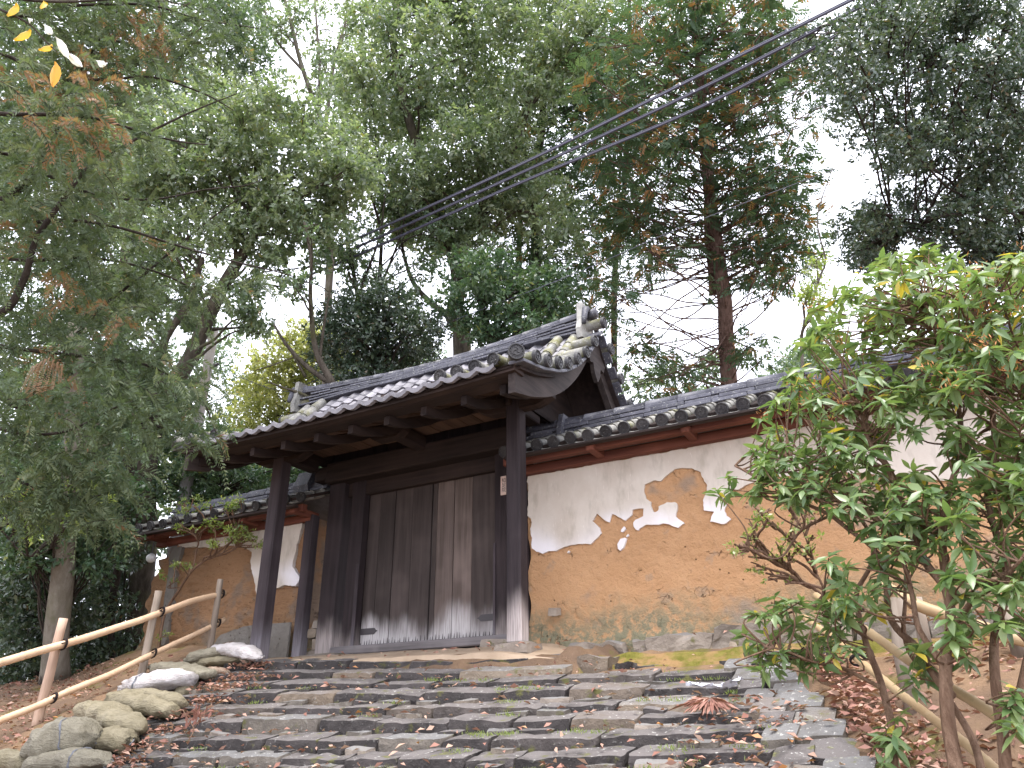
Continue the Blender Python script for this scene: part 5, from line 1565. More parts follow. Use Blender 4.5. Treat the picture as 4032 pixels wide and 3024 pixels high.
# ---- the cedar hanging in from the left
def cedar():
    t = thing('cedar_tree', (-9.0, 4.6, -.6), 'drooping cedar with rusty dead patches filling the left edge of the photo', 'tree')
    mb = MB(); lv = Leaves()
    D = 7.2
    base = at(-240, 1700, D)
    mb.add(*tube(rough(smooth_path([base] + tp(D, (-230, 1200), (-210, 700), (-180, 200), (-160, -200)), 6), .05, 5, .8), np.linspace(.2, .1, 25), 10))
    limbs_ = [[(-180, 700), (24, 866), (67, 842), (123, 780), (194, 695), (300, 600), (420, 500), (520, 420)], [(-190, 600), (-20, 680), (44, 603), (87, 502), (171, 375), (240, 330), (380, 260), (520, 200)], [(-190, 500), (40, 420), (109, 305), (135, 233), (182, 145), (230, 60), (280, -20)],
              [(-180, 300), (0, 330), (90, 380), (200, 420), (330, 430), (500, 400), (560, 380)], [(-180, 100), (0, 120), (110, 170), (230, 170), (330, 165), (430, 200), (500, 240)], [(-180, 20), (40, 30), (160, 10), (300, 5), (420, 40), (560, 60)],
              [(-200, 800), (-60, 900), (40, 940), (150, 930), (260, 880), (340, 850)], [(-200, 900), (-40, 1000), (80, 1060), (180, 1080), (260, 1060)], [(-190, 550), (60, 560), (200, 560), (330, 590), (430, 640), (470, 700)],
              [(-190, 720), (100, 760), (250, 780), (340, 800), (430, 860), (470, 930)], [(-190, 450), (0, 480), (160, 480), (300, 500), (430, 540), (560, 570), (630, 590)], [(-190, 250), (60, 250), (200, 260), (340, 290), (450, 310)]]
    paths = []
    for i, L in enumerate(limbs_):
        dz = random.uniform(-.9, .9)
        P = smooth_path([at(x, y, D + dz + .0005 * x) for x, y in L], 6)
        P = rough(P, .05, 300 + i, 1.6)
        mb.add(*tube(P, np.linspace(.045 if i < 3 else .022, .005, len(P)), 6))
        paths.append((P, i))
    n = 2500
    pal = random.Random(4)
    polys = [(-60, -60), (300, -60), (500, 40), (570, 120), (490, 260), (400, 340), (450, 430), (560, 470), (640, 560), (580, 630), (470, 610), (440, 680), (470, 760), (440, 860), (480, 960), (420, 990), (350, 900), (320, 1040), (250, 1150), (120, 1150), (-60, 1200)]
    rust = [(300, 60, 45), (150, 330, 40), (120, 640, 50), (60, 520, 35), (95, 800, 55), (55, 210, 60), (210, 150, 50), (170, 285, 55), (215, 260, 45), (235, 690, 40), (600, 480, 40), (510, 470, 40), (330, 500, 40), (420, 380, 35)]
    for i in range(n):
        P, li = paths[pal.randrange(len(paths))]
        k_ = pal.randrange(6, len(P))
        s = P[k_] + np.array([pal.gauss(0, .26), pal.gauss(0, .3), pal.gauss(.0, .20)])
        rel = s
        dep = s @ _fw
        px = (2016 + FPX * (s @ _ri) / dep) / K2; py = (1512 - FPX * (s @ _up) / dep) / K2
        if not inside(polys, px, py): continue
        if px > 215 and 150 < py < 600 and pal.random() < min(.9, .55 + (px - 215) * .002): continue
        rusty = any((px - a) ** 2 + (py - b) ** 2 < r * r for a, b, r in rust) and pal.random() < .5
        side = unit(np.array([[pal.gauss(.5, .8), pal.gauss(0, .8), 0]]))[0]
        Ls = pal.uniform(.22, .5)
        m = 15
        tt = np.linspace(0, 1, m)
        C = s + side * (Ls * .95 * tt * (1 - .25 * tt))[:, None] + np.array([0, 0, -1.0]) * (Ls * (.45 + .35 * (k_ % 3 == 0)) * tt ** 2)[:, None]
        dirs = np.gradient(C, axis=0); dirs = unit(dirs)
        tone = .98 if rusty else min(.88, max(0, pal.gauss(.42 if (py > 500 or px > 200) else .5, .2)))
        for sg in range(3):
            a = unit(np.cross(dirs, np.array([[math.cos(sg * 2.1 + i), math.sin(sg * 2.1 + i), .2]])))
            d = unit(dirs * .75 + a * .7)
            ll = RG.uniform(.04, .08, m) * (1 - .5 * tt)
            lv.quads(C, d, unit(RG.normal(size=(m, 3)) + UP * .4), ll * 1.35, .012 + ll * .09, np.clip(tone + .06 * RG.normal(size=m), 0, 1), 0)
        if i % 5 == 0: mb.add(*tube(C[::3], np.linspace(.004, .0015, 5), 3, False))
    # a bright rusty dead tip
    for q in range(7):
        s = at(75 + q * 9, 775 + 5 * abs(q - 3), 6.3)
        m = 18; tt = np.linspace(0, 1, m)
        C = s + np.array([(-.10 + .03 * q), 0, 0]) * tt[:, None] + np.array([0, 0, -.30 + .03 * abs(q - 3)]) * (tt ** 1.3)[:, None]
        for sg in (-1, 1):
            d = unit(np.gradient(C, axis=0) * 12 + np.array([sg * .9, 0, .1]))
            lv.quads(C, d, np.tile(np.array([[0, -1.0, .2]]), (m, 1)), .05 * (1 - .6 * tt), .014, .985, 0)
    mb.build('trunk', M['bark_dark'], t, True)
    lv.build('crown', M['leaf_cedar'], t)
cedar()

# ---- undergrowth and woods on the left
D = 15.8
tree('broadleaf_shrub', 'broad glossy leaved tree behind the left wall under the corner of the gate roof', 'tree', [([ground_pt(470, 1300, D)] + tp(D, (468, 1150), (480, 1050), (520, 1000)), .05, .02)],
     clumps([(350, 960), (430, 930), (480, 940), (560, 1010), (690, 1000), (690, 1060), (620, 1090), (480, 1110), (390, 1100), (340, 1040)], 66, D, (.26, .42), gap=18, tone=(0, .14), dj=.8), 'leaf_big', 'bark_dark', L=.105, dens=1.1)
under = [
    ([(-30, 990), (130, 980), (260, 1020), (290, 1120), (230, 1220), (-30, 1240)], 44, 12.5, (.3, .5), 'leaf_big', .115, 'broad leaved evergreen shrub at the left edge above the bamboo rail', (0, .13)),
    ([(-30, 1220), (140, 1210), (200, 1300), (180, 1440), (-30, 1480)], 34, 13.5, (.3, .5), 'leaf_dark', .11, 'dark shrub low at the left edge behind the first fence post', (.02, .1)),
    ([(150, 1200), (290, 1180), (300, 1330), (280, 1440), (160, 1450)], 32, 15, (.3, .5), 'leaf_dark', .11, 'dark shrub low between the two left tree trunks', (.04, .1)),
    ([(180, 1020), (330, 1000), (330, 1180), (220, 1220), (170, 1130)], 30, 16, (.32, .55), 'leaf_big', .125, 'broad leaved shrub just left of the thick trunk by the wall end', (-.1, .12))]
for poly, n, D, r, mt, L, lab, tn in under:
    cx = sum(p[0] for p in poly) / len(poly); cy = max(p[1] for p in poly)
    b = ground_pt(cx, cy, D)
    tree('shrub', lab, 'shrub', [([b, b + np.array([.05, 0, .6]), b + np.array([.1, .05, 1.3])], .04, .02)], clumps(poly, n, D, r, gap=20, tone=tn, dj=.9), mt, 'bark_dark', L=L, dens=1.15)
tree('sapling', 'leafy yellow green spray hanging at the left edge below the cedar', 'tree', [([ground_pt(-160, 1400, 8.2)] + tp(8.2, (-150, 1250), (-80, 1180), (20, 1130), (120, 1080), (180, 1060)), .03, .008), (tp(8.2, (0, 1140), (60, 1200), (120, 1180)), .012, .006)],
     clumps([(-10, 1050), (90, 1030), (190, 1050), (240, 1090), (200, 1130), (100, 1120), (60, 1190), (120, 1200), (30, 1180), (-10, 1130)], 22, 8.2, (.11, .2), tone=(.1, .2), dj=.4), 'leaf_bright', 'bark_dark', L=.075, dens=.5)
for pts, D, r, lab, bk in ((((118, 1490), (125, 1300), (140, 1150), (160, 950), (170, 700)), 12, .19, 'thick pale trunk standing behind the first left fence post', 'bark_pale'),
                       (((245, 1470), (240, 1330), (262, 1200), (282, 1080), (290, 900)), 14.5, .085, 'thin dark crooked trunk just left of the thick trunk by the wall end', 'bark_dark')):
    tree('forest_tree', lab, 'tree', [([ground_pt(pts[0][0], pts[0][1], D)] + tp(D, *pts[1:]), r, r * .7)], clumps([(pts[-1][0] - 120, 800), (pts[-1][0] + 90, 760), (pts[-1][0] + 120, 960), (pts[-1][0] - 100, 1000)], 22, D + 1, (.35, .6), tone=(-.12, .1)), 'leaf_forest', bk, L=.12, dens=.9)
# far woods: one mass of crowns
lv = Leaves()
for poly, n, D, r in (([(-80, 200), (260, 250), (320, 650), (330, 1000), (-80, 1050)], 90, 30, (.9, 1.6)), ([(300, 700), (560, 740), (540, 960), (330, 980)], 22, 34, (.6, 1.1)), ([(-80, 1000), (330, 1000), (330, 1460), (-80, 1500)], 70, 22, (.7, 1.2)),
                      ([(640, 760), (1000, 760), (1000, 900), (640, 930)], 26, 38, (.8, 1.3)), ([(1300, 780), (1760, 740), (1760, 900), (1300, 900)], 26, 34, (.5, .9)), ([(400, 960), (740, 960), (740, 1120), (400, 1120)], 36, 24, (.6, 1.0)),
                      ([(1700, 700), (2260, 640), (2260, 900), (1700, 900)], 26, 30, (.6, 1.0))):
    for c, rr, tn in clumps(poly, n, D, r, gap=14, tone=(-.05, .12), dj=3):
        broad_cluster(lv, np.array(c), rr, int(1.2 * math.pi * rr * rr / (.2 * .2 * .2)), .2, tn)
fw_ = lv.build('distant_woods', M['leaf_forest'], None)
tag(fw_, 'mass of further trees closing the gaps between the near trunks', 'woods', None, 'stuff')

# ---- the little tree in front of the left wall
c8 = lambda q: ((500 + .4822 * q[0]) / K2, (1850 + .4822 * q[1]) / K2)
D8 = lambda q, Y=8.75: atY(*c8(q), Y)
b = D8((310, 1180)); b2 = b.copy(); b2[2] = 1.3
lt = [([b2, b, D8((430, 980)), D8((520, 845)), D8((600, 770)), D8((720, 690)), D8((845, 590)), D8((900, 540))], .028, .009), ([D8((535, 830)), D8((570, 650)), D8((585, 590)), D8((548, 500)), D8((480, 330))], .016, .006),
      ([D8((585, 590)), D8((640, 480)), D8((780, 470))], .010, .004), ([D8((440, 960)), D8((330, 960)), D8((430, 880)), D8((400, 800)), D8((340, 740)), D8((360, 660))], .010, .004), ([D8((720, 690)), D8((880, 650)), D8((880, 540))], .007, .003)]
cl = []
for (x, y, w, h, n) in ((470, 300, 130, 50, 12), (640, 260, 120, 40, 6), (500, 470, 110, 40, 8), (700, 450, 110, 50, 10), (900, 480, 120, 60, 14), (960, 560, 110, 50, 12), (860, 560, 60, 40, 5), (920, 260, 100, 40, 8), (840, 310, 60, 30, 5), (1080, 600, 60, 40, 4), (390, 770, 60, 30, 4), (510, 800, 40, 30, 3), (280, 860, 40, 30, 3), (360, 910, 40, 15, 2), (740, 610, 60, 40, 5), (280, 1370, 40, 30, 2)):
    for i in range(n):
        cl.append((D8((x + random.gauss(0, w * .5), y + random.gauss(0, h * .5)), 8.6 + random.uniform(-.15, .25)), random.uniform(.06, .11), random.gauss(.05, .15)))
tree('young_tree', 'spindly young tree with fresh leaves in front of the left wall beside the fence', 'tree', lt, cl, 'leaf_bright', 'twig', L=.052, dens=.55, limbs=.5, droop=-.1)

# ================================================================ THE BIG SHRUB AT THE RIGHT
def big_shrub():
    t = thing('evergreen_shrub', (-.2, 3.9, -.9), 'large leathery leaved evergreen shrub with many twisting stems at the right of the steps', 'shrub')
    mb = MB()
    gz = lambda x, y: float(ground_z(x, y)) - .05
    def A(x, y, Y): return atY(x, y, Y)
    stems = [
        ([(2085, 1720, 3.75), (2050, 1560, 3.85), (2040, 1450, 3.9), (2055, 1350, 4.0), (2045, 1280, 4.0), (2000, 1210, 4.1), (1960, 1120, 4.2), (1900, 1000, 4.2), (1860, 900, 4.2)], .030, .010),
        ([(2045, 1280, 4.0), (2030, 1180, 4.1), (2040, 1080, 4.1), (2070, 960, 4.2), (2050, 800, 4.3), (2000, 660, 4.3)], .021, .008),
        ([(1945, 1700, 4.0), (1925, 1600, 4.1), (1905, 1480, 4.2), (1870, 1380, 4.3), (1850, 1280, 4.4), (1880, 1180, 4.4), (1840, 1090, 4.5), (1780, 1000, 4.5)], .020, .007),
        ([(2060, 1500, 3.95), (1985, 1400, 4.1), (1930, 1330, 4.2), (1900, 1200, 4.3), (1800, 1120, 4.4), (1700, 1060, 4.4), (1590, 1010, 4.4)], .020, .006),
        ([(2130, 1720, 4.1), (2100, 1600, 4.2), (2040, 1500, 4.3), (1970, 1420, 4.4), (1950, 1340, 4.4), (1960, 1250, 4.5)], .018, .008),
        ([(2185, 1740, 3.8), (2165, 1560, 3.9), (2160, 1480, 3.9), (2150, 1380, 4.0), (2170, 1250, 4.1), (2140, 1100, 4.1), (2150, 950, 4.2), (2130, 780, 4.2), (2100, 640, 4.2)], .024, .008),
        ([(2190, 1560, 3.9), (2230, 1400, 3.9), (2250, 1200, 4.0), (2220, 1000, 4.0), (2230, 800, 4.1)], .02, .008),
        ([(2040, 1450, 3.9), (1990, 1350, 4.0), (1960, 1240, 4.1), (1905, 1130, 4.2), (1850, 1080, 4.2), (1760, 1040, 4.2), (1690, 980, 4.2)], .014, .006),
        ([(1870, 1380, 4.3), (1800, 1330, 4.2), (1740, 1310, 4.2), (1660, 1330, 4.1)], .011, .005), ([(1900, 1480, 4.1), (1820, 1440, 4.1), (1740, 1425, 4.0), (1650, 1400, 4.0)], .010, .004),
        ([(2055, 1350, 4.0), (2110, 1290, 3.9), (2170, 1260, 3.8), (2210, 1200, 3.7)], .014, .006), ([(1840, 1090, 4.5), (1740, 1150, 4.4), (1680, 1210, 4.3), (1610, 1180, 4.3)], .009, .004)]
    pts, rad = [], []
    for i, (L, r0, r1) in enumerate(stems):
        P = smooth_path([A(*q) for q in L], 6)
        if i in (0, 2, 4, 5):
            e = P[0].copy(); e[2] = gz(e[0], e[1]); P = np.vstack([[e], P])
        P = rough(P, .022, 700 + i, 5)
        R = np.linspace(r0, r1, len(P))
        mb.add(*tube(P, R, 8))
        pts += list(P[4:]); rad += list(R[4:])
    pts = np.array(pts)
    regions = [([(1690, 830), (1760, 660), (1880, 570), (2000, 515), (2110, 570), (2140, 640), (2110, 760), (2040, 860), (1960, 960), (1850, 1010), (1740, 990), (1640, 1010), (1640, 900)], 235, 4.3, .45),
               ([(2060, 620), (2150, 560), (2260, 540), (2260, 1000), (2150, 1100), (2050, 980), (2020, 850)], 165, 4.1, .45),
               ([(1640, 990), (1760, 1010), (1900, 1010), (2010, 1010), (2080, 1120), (2000, 1210), (1920, 1190), (1850, 1130), (1760, 1090), (1640, 1070)], 92, 4.2, .4),
               ([(1545, 1060), (1620, 960), (1680, 970), (1640, 1060), (1570, 1090)], 14, 4.35, .15),
               ([(2050, 1050), (2260, 1000), (2260, 1250), (2130, 1230), (2040, 1150)], 48, 3.95, .3),
               ([(1610, 1310), (1690, 1290), (1760, 1300), (1840, 1270), (1850, 1400), (1740, 1450), (1640, 1440), (1610, 1380)], 42, 4.15, .22),
               ([(1780, 1200), (1900, 1180), (1960, 1260), (1890, 1320), (1800, 1300)], 18, 4.1, .25),
               ([(2010, 1240), (2230, 1230), (2230, 1420), (2060, 1430)], 26, 3.8, .2),
               ([(1920, 1390), (2010, 1380), (2000, 1480), (1920, 1470)], 6, 4.0, .1), ([(1890, 1560), (1960, 1540), (1960, 1660), (1900, 1660)], 7, 4.0, .1), ([(2150, 1480), (2230, 1450), (2230, 1620), (2180, 1600)], 6, 3.7, .1)]
    rg = np.random.default_rng(31)
    tips = []
    for poly, n, Y, dj in regions:
        for x, y in scatter(poly, n, gap=12 if n > 40 else 8):
            tips.append(A(x, y, Y + random.uniform(-dj, dj)))
    leafs = []
    fl = Leaves()
    for i, tip in enumerate(tips):
        dd = np.linalg.norm(pts - tip, axis=1) + np.where(pts[:, 2] > tip[2] - .03, .35, 0)
        k_ = int(np.argmin(dd + rg.random(len(dd)) * .18))
        s = pts[k_]
        L = np.linalg.norm(tip - s)
        mid = s + (tip - s) * .5 + np.array([rg.normal() * .05, rg.normal() * .05, -.04 * L + rg.normal() * .03])
        P = smooth_path([s, mid, tip], 4)
        mb.add(*tube(P, np.linspace(.0055 + .002 * min(L, 1.2), .0025, len(P)), 5, False))
        ax = unit((tip - mid)[None])[0]; ax = unit((ax * .6 + UP * .7)[None])[0]
        m = int(rg.integers(8, 14))
        size = rg.uniform(.8, 1.15)
        for j in range(m):
            ph = j * 2.4 + rg.random() * .6
            _, a, b = frame(ax)
            out = math.cos(ph) * a + math.sin(ph) * b
            el = rg.normal(.05, .42) - .012 * j
            d = unit((out * math.cos(el) + ax * math.sin(el) + np.array([0, 0, -.14]))[None])[0]
            ll = rg.uniform(.062, .105) * size
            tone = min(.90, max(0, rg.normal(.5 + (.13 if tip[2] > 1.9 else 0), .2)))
            if rg.random() < .022: tone = .97
            leafs.append((tip + ax * rg.uniform(-.03, .015), d, ll, tone, unit((ax + rg.normal(size=3) * .35)[None])[0]))
        if rg.random() < .16 and tip[2] > 1.4:
            nb_ = 26
            pp = tip + ax * .03 + rg.normal(size=(nb_, 3)) * .03
            fl.quads(pp, np.tile(ax, (nb_, 1)) * .8 + rg.normal(size=(nb_, 3)) * .8, rg.normal(size=(nb_, 3)), .03, .006, .96)
    # leaf blade: folded along the midrib and arched
    tt = np.array([0, .18, .45, .75, 1.0]); ww = np.array([.05, .55, 1.0, .62, .03])
    def blade(width=.33, arch=.14):
        v, f = [], []
        for t_, w_ in zip(tt, ww):
            z = -arch * t_ * t_
            v += [(-w_ * width / 2, t_, z + .045 * w_), (0, t_, z), (w_ * width / 2, t_, z + .045 * w_)]
        for i in range(4):
            f += [(i * 3, i * 3 + 1, i * 3 + 4, i * 3 + 3), (i * 3 + 1, i * 3 + 2, i * 3 + 5, i * 3 + 4)]
        return np.array(v), f
    order = sorted(range(len(leafs)), key=lambda i: -leafs[i][2] / (leafs[i][0] @ _fw) - (.01 if -1.5 < leafs[i][0][0] < .9 else 0))
    order = [i for i in order]
    # the leaves that show largest are pieces of their own, the others one mass
    front = sorted(range(len(leafs)), key=lambda i: (leafs[i][0] @ _fw) - leafs[i][2] * 14)[:300]
    fs = set(front)
    blades = []
    for q in range(4):
        v, f = blade(.30 + .03 * q, .08 + .06 * q)
        for tn in (.30, .50, .66, .84, .97):
            me = MB().add(v, f).mesh('leaf', M['leaf_pieris'], True)
            a_ = me.attributes.new('tone', 'FLOAT', 'POINT'); a_.data.foreach_set('value', np.full(len(v), tn, dtype=np.float32))
            blades.append((tn, me))
    V, F, TN = [], [], []
    off = 0
    v0, f0 = blade()
    for i, (p, d, ll, tone, nrm) in enumerate(leafs):
        y = d; x = np.cross(y, nrm); x /= np.linalg.norm(x) + 1e-9; z = np.cross(x, y)
        if i in fs:
            tn, me = min(random.sample(blades, 12), key=lambda q: abs(q[0] - tone))
            mw = Matrix(((x[0] * ll, y[0] * ll, z[0] * ll, p[0]), (x[1] * ll, y[1] * ll, z[1] * ll, p[1]), (x[2] * ll, y[2] * ll, z[2] * ll, p[2]), (0, 0, 0, 1)))
            link('leaf', me, t, mw)
        else:
            vv = v0.copy(); vv[:, 2] *= .5 + rg.random() * 1.8; vv[:, 0] *= .85 + rg.random() * .4
            V.append((vv[:, :1] * x + vv[:, 1:2] * y + vv[:, 2:] * z) * ll + p)
            F += [tuple(a + off for a in q) for q in f0]; off += len(v0)
            TN.append(np.full(len(v0), tone))
    mbf = MB(); mbf.v = V; mbf.f = F; mbf.n = off
    o = mbf.build('foliage', M['leaf_pieris'], t, True)
    a_ = o.data.attributes.new('tone', 'FLOAT', 'POINT'); a_.data.foreach_set('value', np.concatenate(TN).astype(np.float32))
    o['kind'] = 'stuff'
    mb.build('stems', M['twig'], t, True).name = 'stem'
    fl.build('flower_panicle', M['litter'], t)
big_shrub()
# light weak shrub in front of the right wall
b = ground_pt(1760, 1420, 6.6)
tree('young_shrub', 'thin pale leaved shrub in front of the ochre wall left of the big shrub', 'shrub',
     [([b] + tp(6.6, (1790, 1330), (1770, 1250), (1720, 1180), (1660, 1130), (1610, 1120)), .014, .004), (tp(6.6, (1760, 1240), (1740, 1160), (1700, 1080)), .009, .003), (tp(6.6, (1780, 1290), (1700, 1230), (1640, 1190), (1580, 1185)), .008, .003)],
     clumps([(1575, 1170), (1620, 1110), (1680, 1060), (1750, 1080), (1770, 1180), (1700, 1260), (1630, 1250)], 42, 6.6, (.05, .09), tone=(.15, .12), dj=.25), 'leaf_bright', 'twig', L=.045, dens=.4, droop=-.1)

# ================================================================ FALLEN LEAVES AND SMALL THINGS
def surf_z(x, y):
    z = slope(y)
    if y > 7.75: z = max(float(ground_z(x, y)), .93)
    elif x > u_out(y) * y or x < -8.8: z = float(ground_z(x, y))
    else:
        z = float(stair_z(x, y)[0]) + .012 + .03 * random.random()
    return z
lv = Leaves()
P, T_ = [], []
def put(n, fn, tones):
    for i in range(n):
        x, y, dz = fn()
        P.append((x, y, surf_z(x, y) + dz)); T_.append(random.choice(tones) + random.gauss(0, .06))
red = (.15, .3, .45, .45, .6, .75); mixd = (.15, .3, .45, .5, .6, .7, .8, .88)
# drift along the sandbags, along the right edge stones, scattered on the treads, over the left bank
def drift_left():
    y = random.uniform(5.0, 7.7); w = -8.35 + (7.7 - y) * .30
    return w + random.gauss(.12, .26), y, random.uniform(0, .07)
put(900, drift_left, red)
def drift_right():
    y = random.uniform(4.6, 7.2); w = u_out(y) * y
    return w + abs(random.gauss(.06, .16)), y, random.uniform(0, .09)
put(1100, drift_right, red)
put(480, lambda: (random.uniform(-8.2, -1.0), random.choice([7.8 - .32 * q + .2 for q in range(1, 9)]) + random.gauss(.05, .05), random.uniform(.0, .02)), mixd)
put(260, lambda: (random.gauss(-1.45, .3), random.uniform(5.0, 6.8), random.uniform(0, .03)), mixd)
put(2300, lambda: (random.uniform(-13.5, -8.9), random.uniform(4.6, 8.2), .01), mixd)
put(2600, lambda: (random.uniform(-.6, 2.2), random.uniform(4.0, 8.2), .01), red)
put(60, lambda: (random.uniform(-8.5, -4), random.uniform(7.8, 9.0), .005), mixd)
P = np.array(P); n = len(P)
ph = RG.uniform(0, 6.28, n)
d = np.stack([np.cos(ph), np.sin(ph), RG.normal(.12, .28, n)], 1)
ll = RG.uniform(.045, .105, n)
lv.quads(P, d, unit(UP + RG.normal(size=(n, 3)) * .55), ll, ll * RG.uniform(.34, .5, n), np.clip(np.array(T_), 0, 1), .22, .12)
lo = lv.build('leaf_litter', M['litter'], None)
tag(lo, 'reddish brown fallen leaves drifted along both edges of the steps', 'fallen leaves', None, 'stuff')
# moss and grass tufts in the joints
lv = Leaves(); P = []
for i in range(46):
    x = random.uniform(-7.6, -1.2); q = random.randrange(2, 9); y = 7.8 - .32 * q + random.uniform(.16, .26)
    if random.random() < .6: x = random.uniform(-5.2, -1.3)
    for j in range(34):
        xx, yy = x + random.gauss(0, .06), y + random.gauss(0, .025)
        P.append((xx, yy, float(stair_z(xx, yy)[0]) + .005))
P = np.array(P); n = len(P)
lv.quads(P, UP + RG.normal(size=(n, 3)) * .55, RG.normal(size=(n, 3)), RG.uniform(.02, .05, n), .008, RG.uniform(.2, .9, n), 0, .1)
tag(lv.build('grass_tufts', M['leaf_bright'], None), 'tiny tufts of moss and grass in the joints of the steps', 'grass', None, 'stuff').name = 'grass'

def onT(px, py, off):
    d = ray(px, py); ys = np.arange(8.2, 4.0, -.01)
    dz = d[2] / d[1] * ys - (stair_plane(d[0] / d[1] * ys, ys) + off)
    i = int(np.argmax(dz > 0))
    return d * (ys[i] / d[1])
def cloth():
    c7 = lambda q: (1900 + .6329 * q[0], 2350 + .6329 * q[1])
    pts = [onT(*c7(q), o) for q, o in (((1275, 545), .05), ((1340, 555), .05), ((1420, 560), .05), ((1490, 565), .06), ((1550, 545), .09), ((1605, 515), .13))]
    ws = [.012, .022, .025, .05, .07, .035]
    v, f = [], []
    P = smooth_path(pts, 4); W = np.interp(np.linspace(0, 1, len(P)), np.linspace(0, 1, 6), ws)
    for i, (p, w) in enumerate(zip(P, W)):
        for j in range(6):
            t = j / 5 - .5
            v.append(p + np.array([.02 * math.sin(i * 1.7 + j), t * w * 2, .018 * math.sin(j * 2.1 + i * .9) + .01 - .3 * t * w]))
    n = len(P)
    f = [(i * 6 + j, i * 6 + j + 1, (i + 1) * 6 + j + 1, (i + 1) * 6 + j) for i in range(n - 1) for j in range(5)]
    o = MB().add(v, f).build('cloth_strip', M['paper'], None, True)
    tag(o, 'crumpled white strip of cloth lying on an upper step at the right', 'cloth')
cloth()
def frond():
    c7 = lambda q: (1900 + .6329 * q[0], 2350 + .6329 * q[1])
    t0 = onT(*c7((1420, 625)), .10)
    lv = Leaves(); P = []; Dd = []
    for i in range(90):
        e = onT(*c7((random.gauss(1380, 110), random.gauss(690, 22))), .05)
        s = t0 + (e - t0) * random.uniform(0, .6)
        P.append(s); Dd.append(e - t0 + np.array([0, 0, .02]))
    lv.quads(np.array(P), np.array(Dd), unit(UP + RG.normal(size=(90, 3)) * .5), RG.uniform(.1, .2, 90), .028, np.clip(RG.normal(.35, .15, 90), 0, .8), .2, .1)
    o = lv.build('dead_frond', M['litter'], None)
    if 'kind' in o: del o['kind']
    tag(o, 'fan of dried reddish brown leaves collapsed on the steps at the right', 'dead frond')
frond()
def fallen_twig():
    t0 = onS(*cE((830, 1420)), .03)
    t = thing('fallen_twig', tuple(t0), 'dry fallen twig with withered leaves standing on the lower left steps', 'twig')
    mb = MB()
    q = lambda a, o=.1: onS(*cE(a), o)
    mb.add(*tube(smooth_path([q((760, 1480), .03), q((830, 1330), .1), q((740, 1180), .2), q((700, 1090), .26)], 5), .006, 5))
    mb.add(*tube(smooth_path([q((830, 1330), .1), q((870, 1260), .15), q((940, 1160), .2), q((1010, 1120), .22)], 5), .005, 5))
    mb.add(*tube(smooth_path([q((740, 1180), .2), q((770, 1120), .23), q((830, 1130), .22)], 4), .004, 5))
    mb.build('stem', M['twig'], t)
    lv = Leaves()
    P = np.array([q((random.gauss(880, 70), random.gauss(1190, 50)), random.uniform(.12, .22)) for _ in range(34)])
    lv.quads(P, RG.normal(size=(34, 3)) * np.array([.5, .5, 1]), RG.normal(size=(34, 3)), .085, .034, np.clip(RG.normal(.1, .1, 34), 0, .5), .25)
    lv.build('withered_leaf', M['litter'], t)
fallen_twig()
# near twig with yellow leaves at the top left
def near_twig():
    D = 3.0
    t = thing('overhanging_twig', tuple(at(60, 60, D)), 'near bare twig with a few yellow and pale leaves in the top left corner', 'twig')
    mb = MB()
    mb.add(*tube(smooth_path(tp(D, (-60, -10), (10, 25), (60, 50), (100, 90), (120, 110)), 5), np.linspace(.006, .002, 21), 5))
    mb.add(*tube(smooth_path(tp(D, (-60, -40), (30, -5), (140, 4), (250, -2)), 5), np.linspace(.008, .004, 16), 5))
    mb.build('stem', M['bark_dark'], t)
    def leaf(x0, y0, x1, y1, w, mat, nm='leaf'):
        a, b = at(x0, y0, D), at(x1, y1, D - .02)
        d = b - a; L = np.linalg.norm(d); d /= L
        s = np.cross(d, _fw); s /= np.linalg.norm(s); nn = np.cross(s, d)
        v, f = [], []
        for tt, ww in ((0, .04), (.2, .7), (.45, 1), (.75, .7), (1, .02)):
            for sg in (-1, 0, 1): v.append(a + d * L * tt + s * sg * ww * w / 2 + nn * (.010 * abs(sg) - .02 * tt * tt))
        for i in range(4): f += [(i * 3, i * 3 + 1, i * 3 + 4, i * 3 + 3), (i * 3 + 1, i * 3 + 2, i * 3 + 5, i * 3 + 4)]
        MB().add(v, f).build(nm, mat, t, True)
    ye = leaf_mat('yellow leaf', ((.62, .40, .03),) * 4, .5); ora = leaf_mat('orange leaf', ((.62, .30, .02),) * 4, .5); pal = leaf_mat('pale leaf', ((.62, .60, .56),) * 4, .2, .3)
    leaf(35, 5, 20, 40, .038, ye); leaf(95, -5, 92, 24, .03, ye); leaf(65, 62, 34, 92, .036, ye); leaf(112, 95, 86, 113, .03, ye); leaf(118, 132, 118, 192, .046, ora)
    leaf(92, 52, 116, 78, .03, pal); leaf(118, 78, 152, 130, .034, pal); leaf(140, 112, 182, 148, .032, pal); leaf(206, 130, 232, 145, .028, pal); leaf(58, 38, 72, 50, .022, pal)
near_twig()

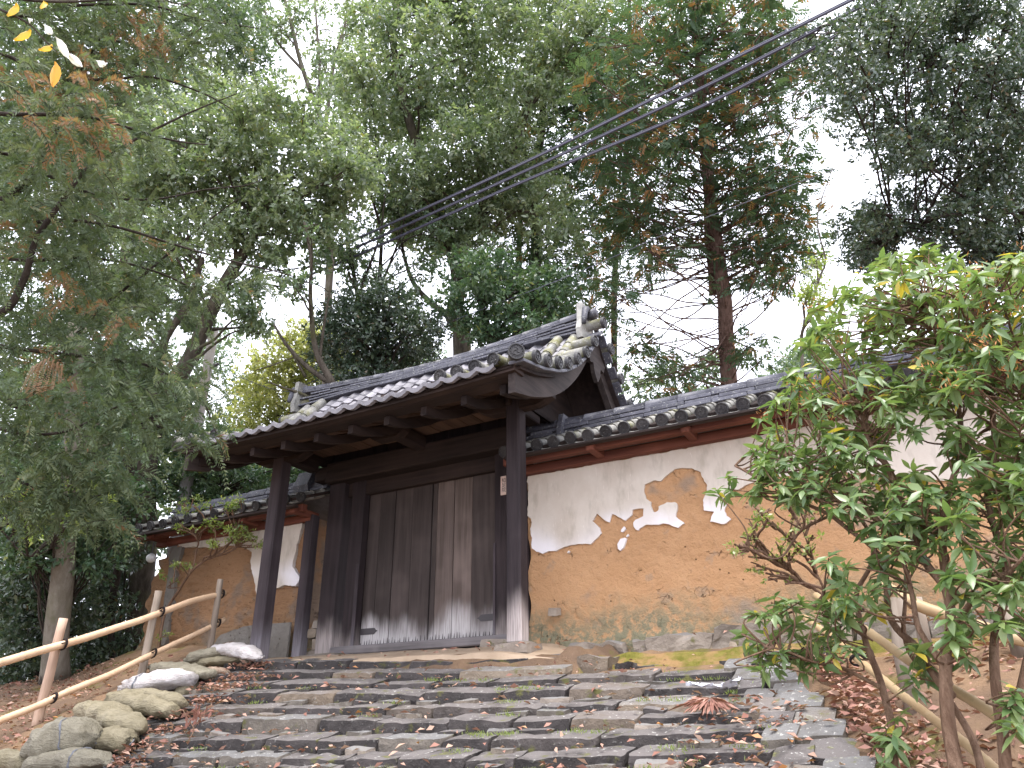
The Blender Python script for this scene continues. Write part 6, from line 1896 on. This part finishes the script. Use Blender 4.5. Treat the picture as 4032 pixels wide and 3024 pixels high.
# ================================================================ POLE AND WIRES
pl_b = atY(412, 975, 14.2)
pole = MB()
pt = at(462, 715, 17.0); pb = pt.copy(); pb[2] = .7
pole.add(*tube([pb, (pb + pt) / 2, pt], [.15, .125, .10], 14))
po = thing('utility_pole', tuple(pb), 'slim pale grey concrete pole half hidden behind the cedar left of the gate roof', 'pole')
pole.build('shaft', M['pole'], po, True)
mb = MB(); e = pt - np.array([0, 0, .9])
mb.add(*beam(e + np.array([-.25, 0, 0]), e + np.array([.35, 0, 0]), .05, .05))
mb.build('cross_arm', M['iron'], po)
cabs = [((1842, 0), (1470, 185), (1100, 368), (760, 521), (660, 560)), ((1890, 0), (1500, 200), (1110, 382), (757, 541), (655, 582)), ((1945, 0), (1530, 225), (1115, 400), (755, 560), (650, 602))]
for i, L in enumerate(cabs):
    lab = ['uppermost of the three parallel black overhead cables', 'middle one of the three parallel black overhead cables', 'lowest of the three parallel black overhead cables'][i]
    Dn = [10.0, 12.0, 14.0, 16.5, 17.2]
    x0_, y0_ = L[0]; x1_, y1_ = L[1]
    pts = [at(x0_ + (x0_ - x1_) * 1.0, y0_ + (y0_ - y1_) * 1.0, 8.0)] + [at(x, y, dd) for (x, y), dd in zip(L, Dn)]
    t = thing('overhead_cable', tuple(pts[0]), lab, 'cable', 'overhead cables crossing the upper right')
    P = smooth_path(pts, 8)
    MB().add(*tube(P, .019, 7)).build('cable', M['cable'], t, True)
    mb = MB()
    mb.add(*tube(P + np.array([0, 0, .036]), .011, 6))
    mb.build('carrier_wire', M['cable'], t, True)
    mb = MB()
    for q in range(6, len(P) - 10, 5):
        mb.add(*tube([P[q] + (P[q + 1] - P[q]) * .0 - np.array([0, 0, .01]), P[q] + (P[q + 1] - P[q]) * .05 + np.array([0, 0, .05])], .026, 6))
    mb.build('clamp', M['cable'], t)
w = MB().add(*tube(smooth_path([pt - np.array([0, 0, .8])] + [at(x, y, dd) for x, y, dd in ((610, 845, 16), (700, 812, 15.6), (960, 700, 15), (1220, 600, 14.4), (1500, 480, 13.6), (1900, 330, 12.5), (2300, 180, 11.5))], 5), .007, 5))
tag(w.build('thin_wire', M['cable']), 'single thin wire running from the grey pole up across the trees', 'wire')
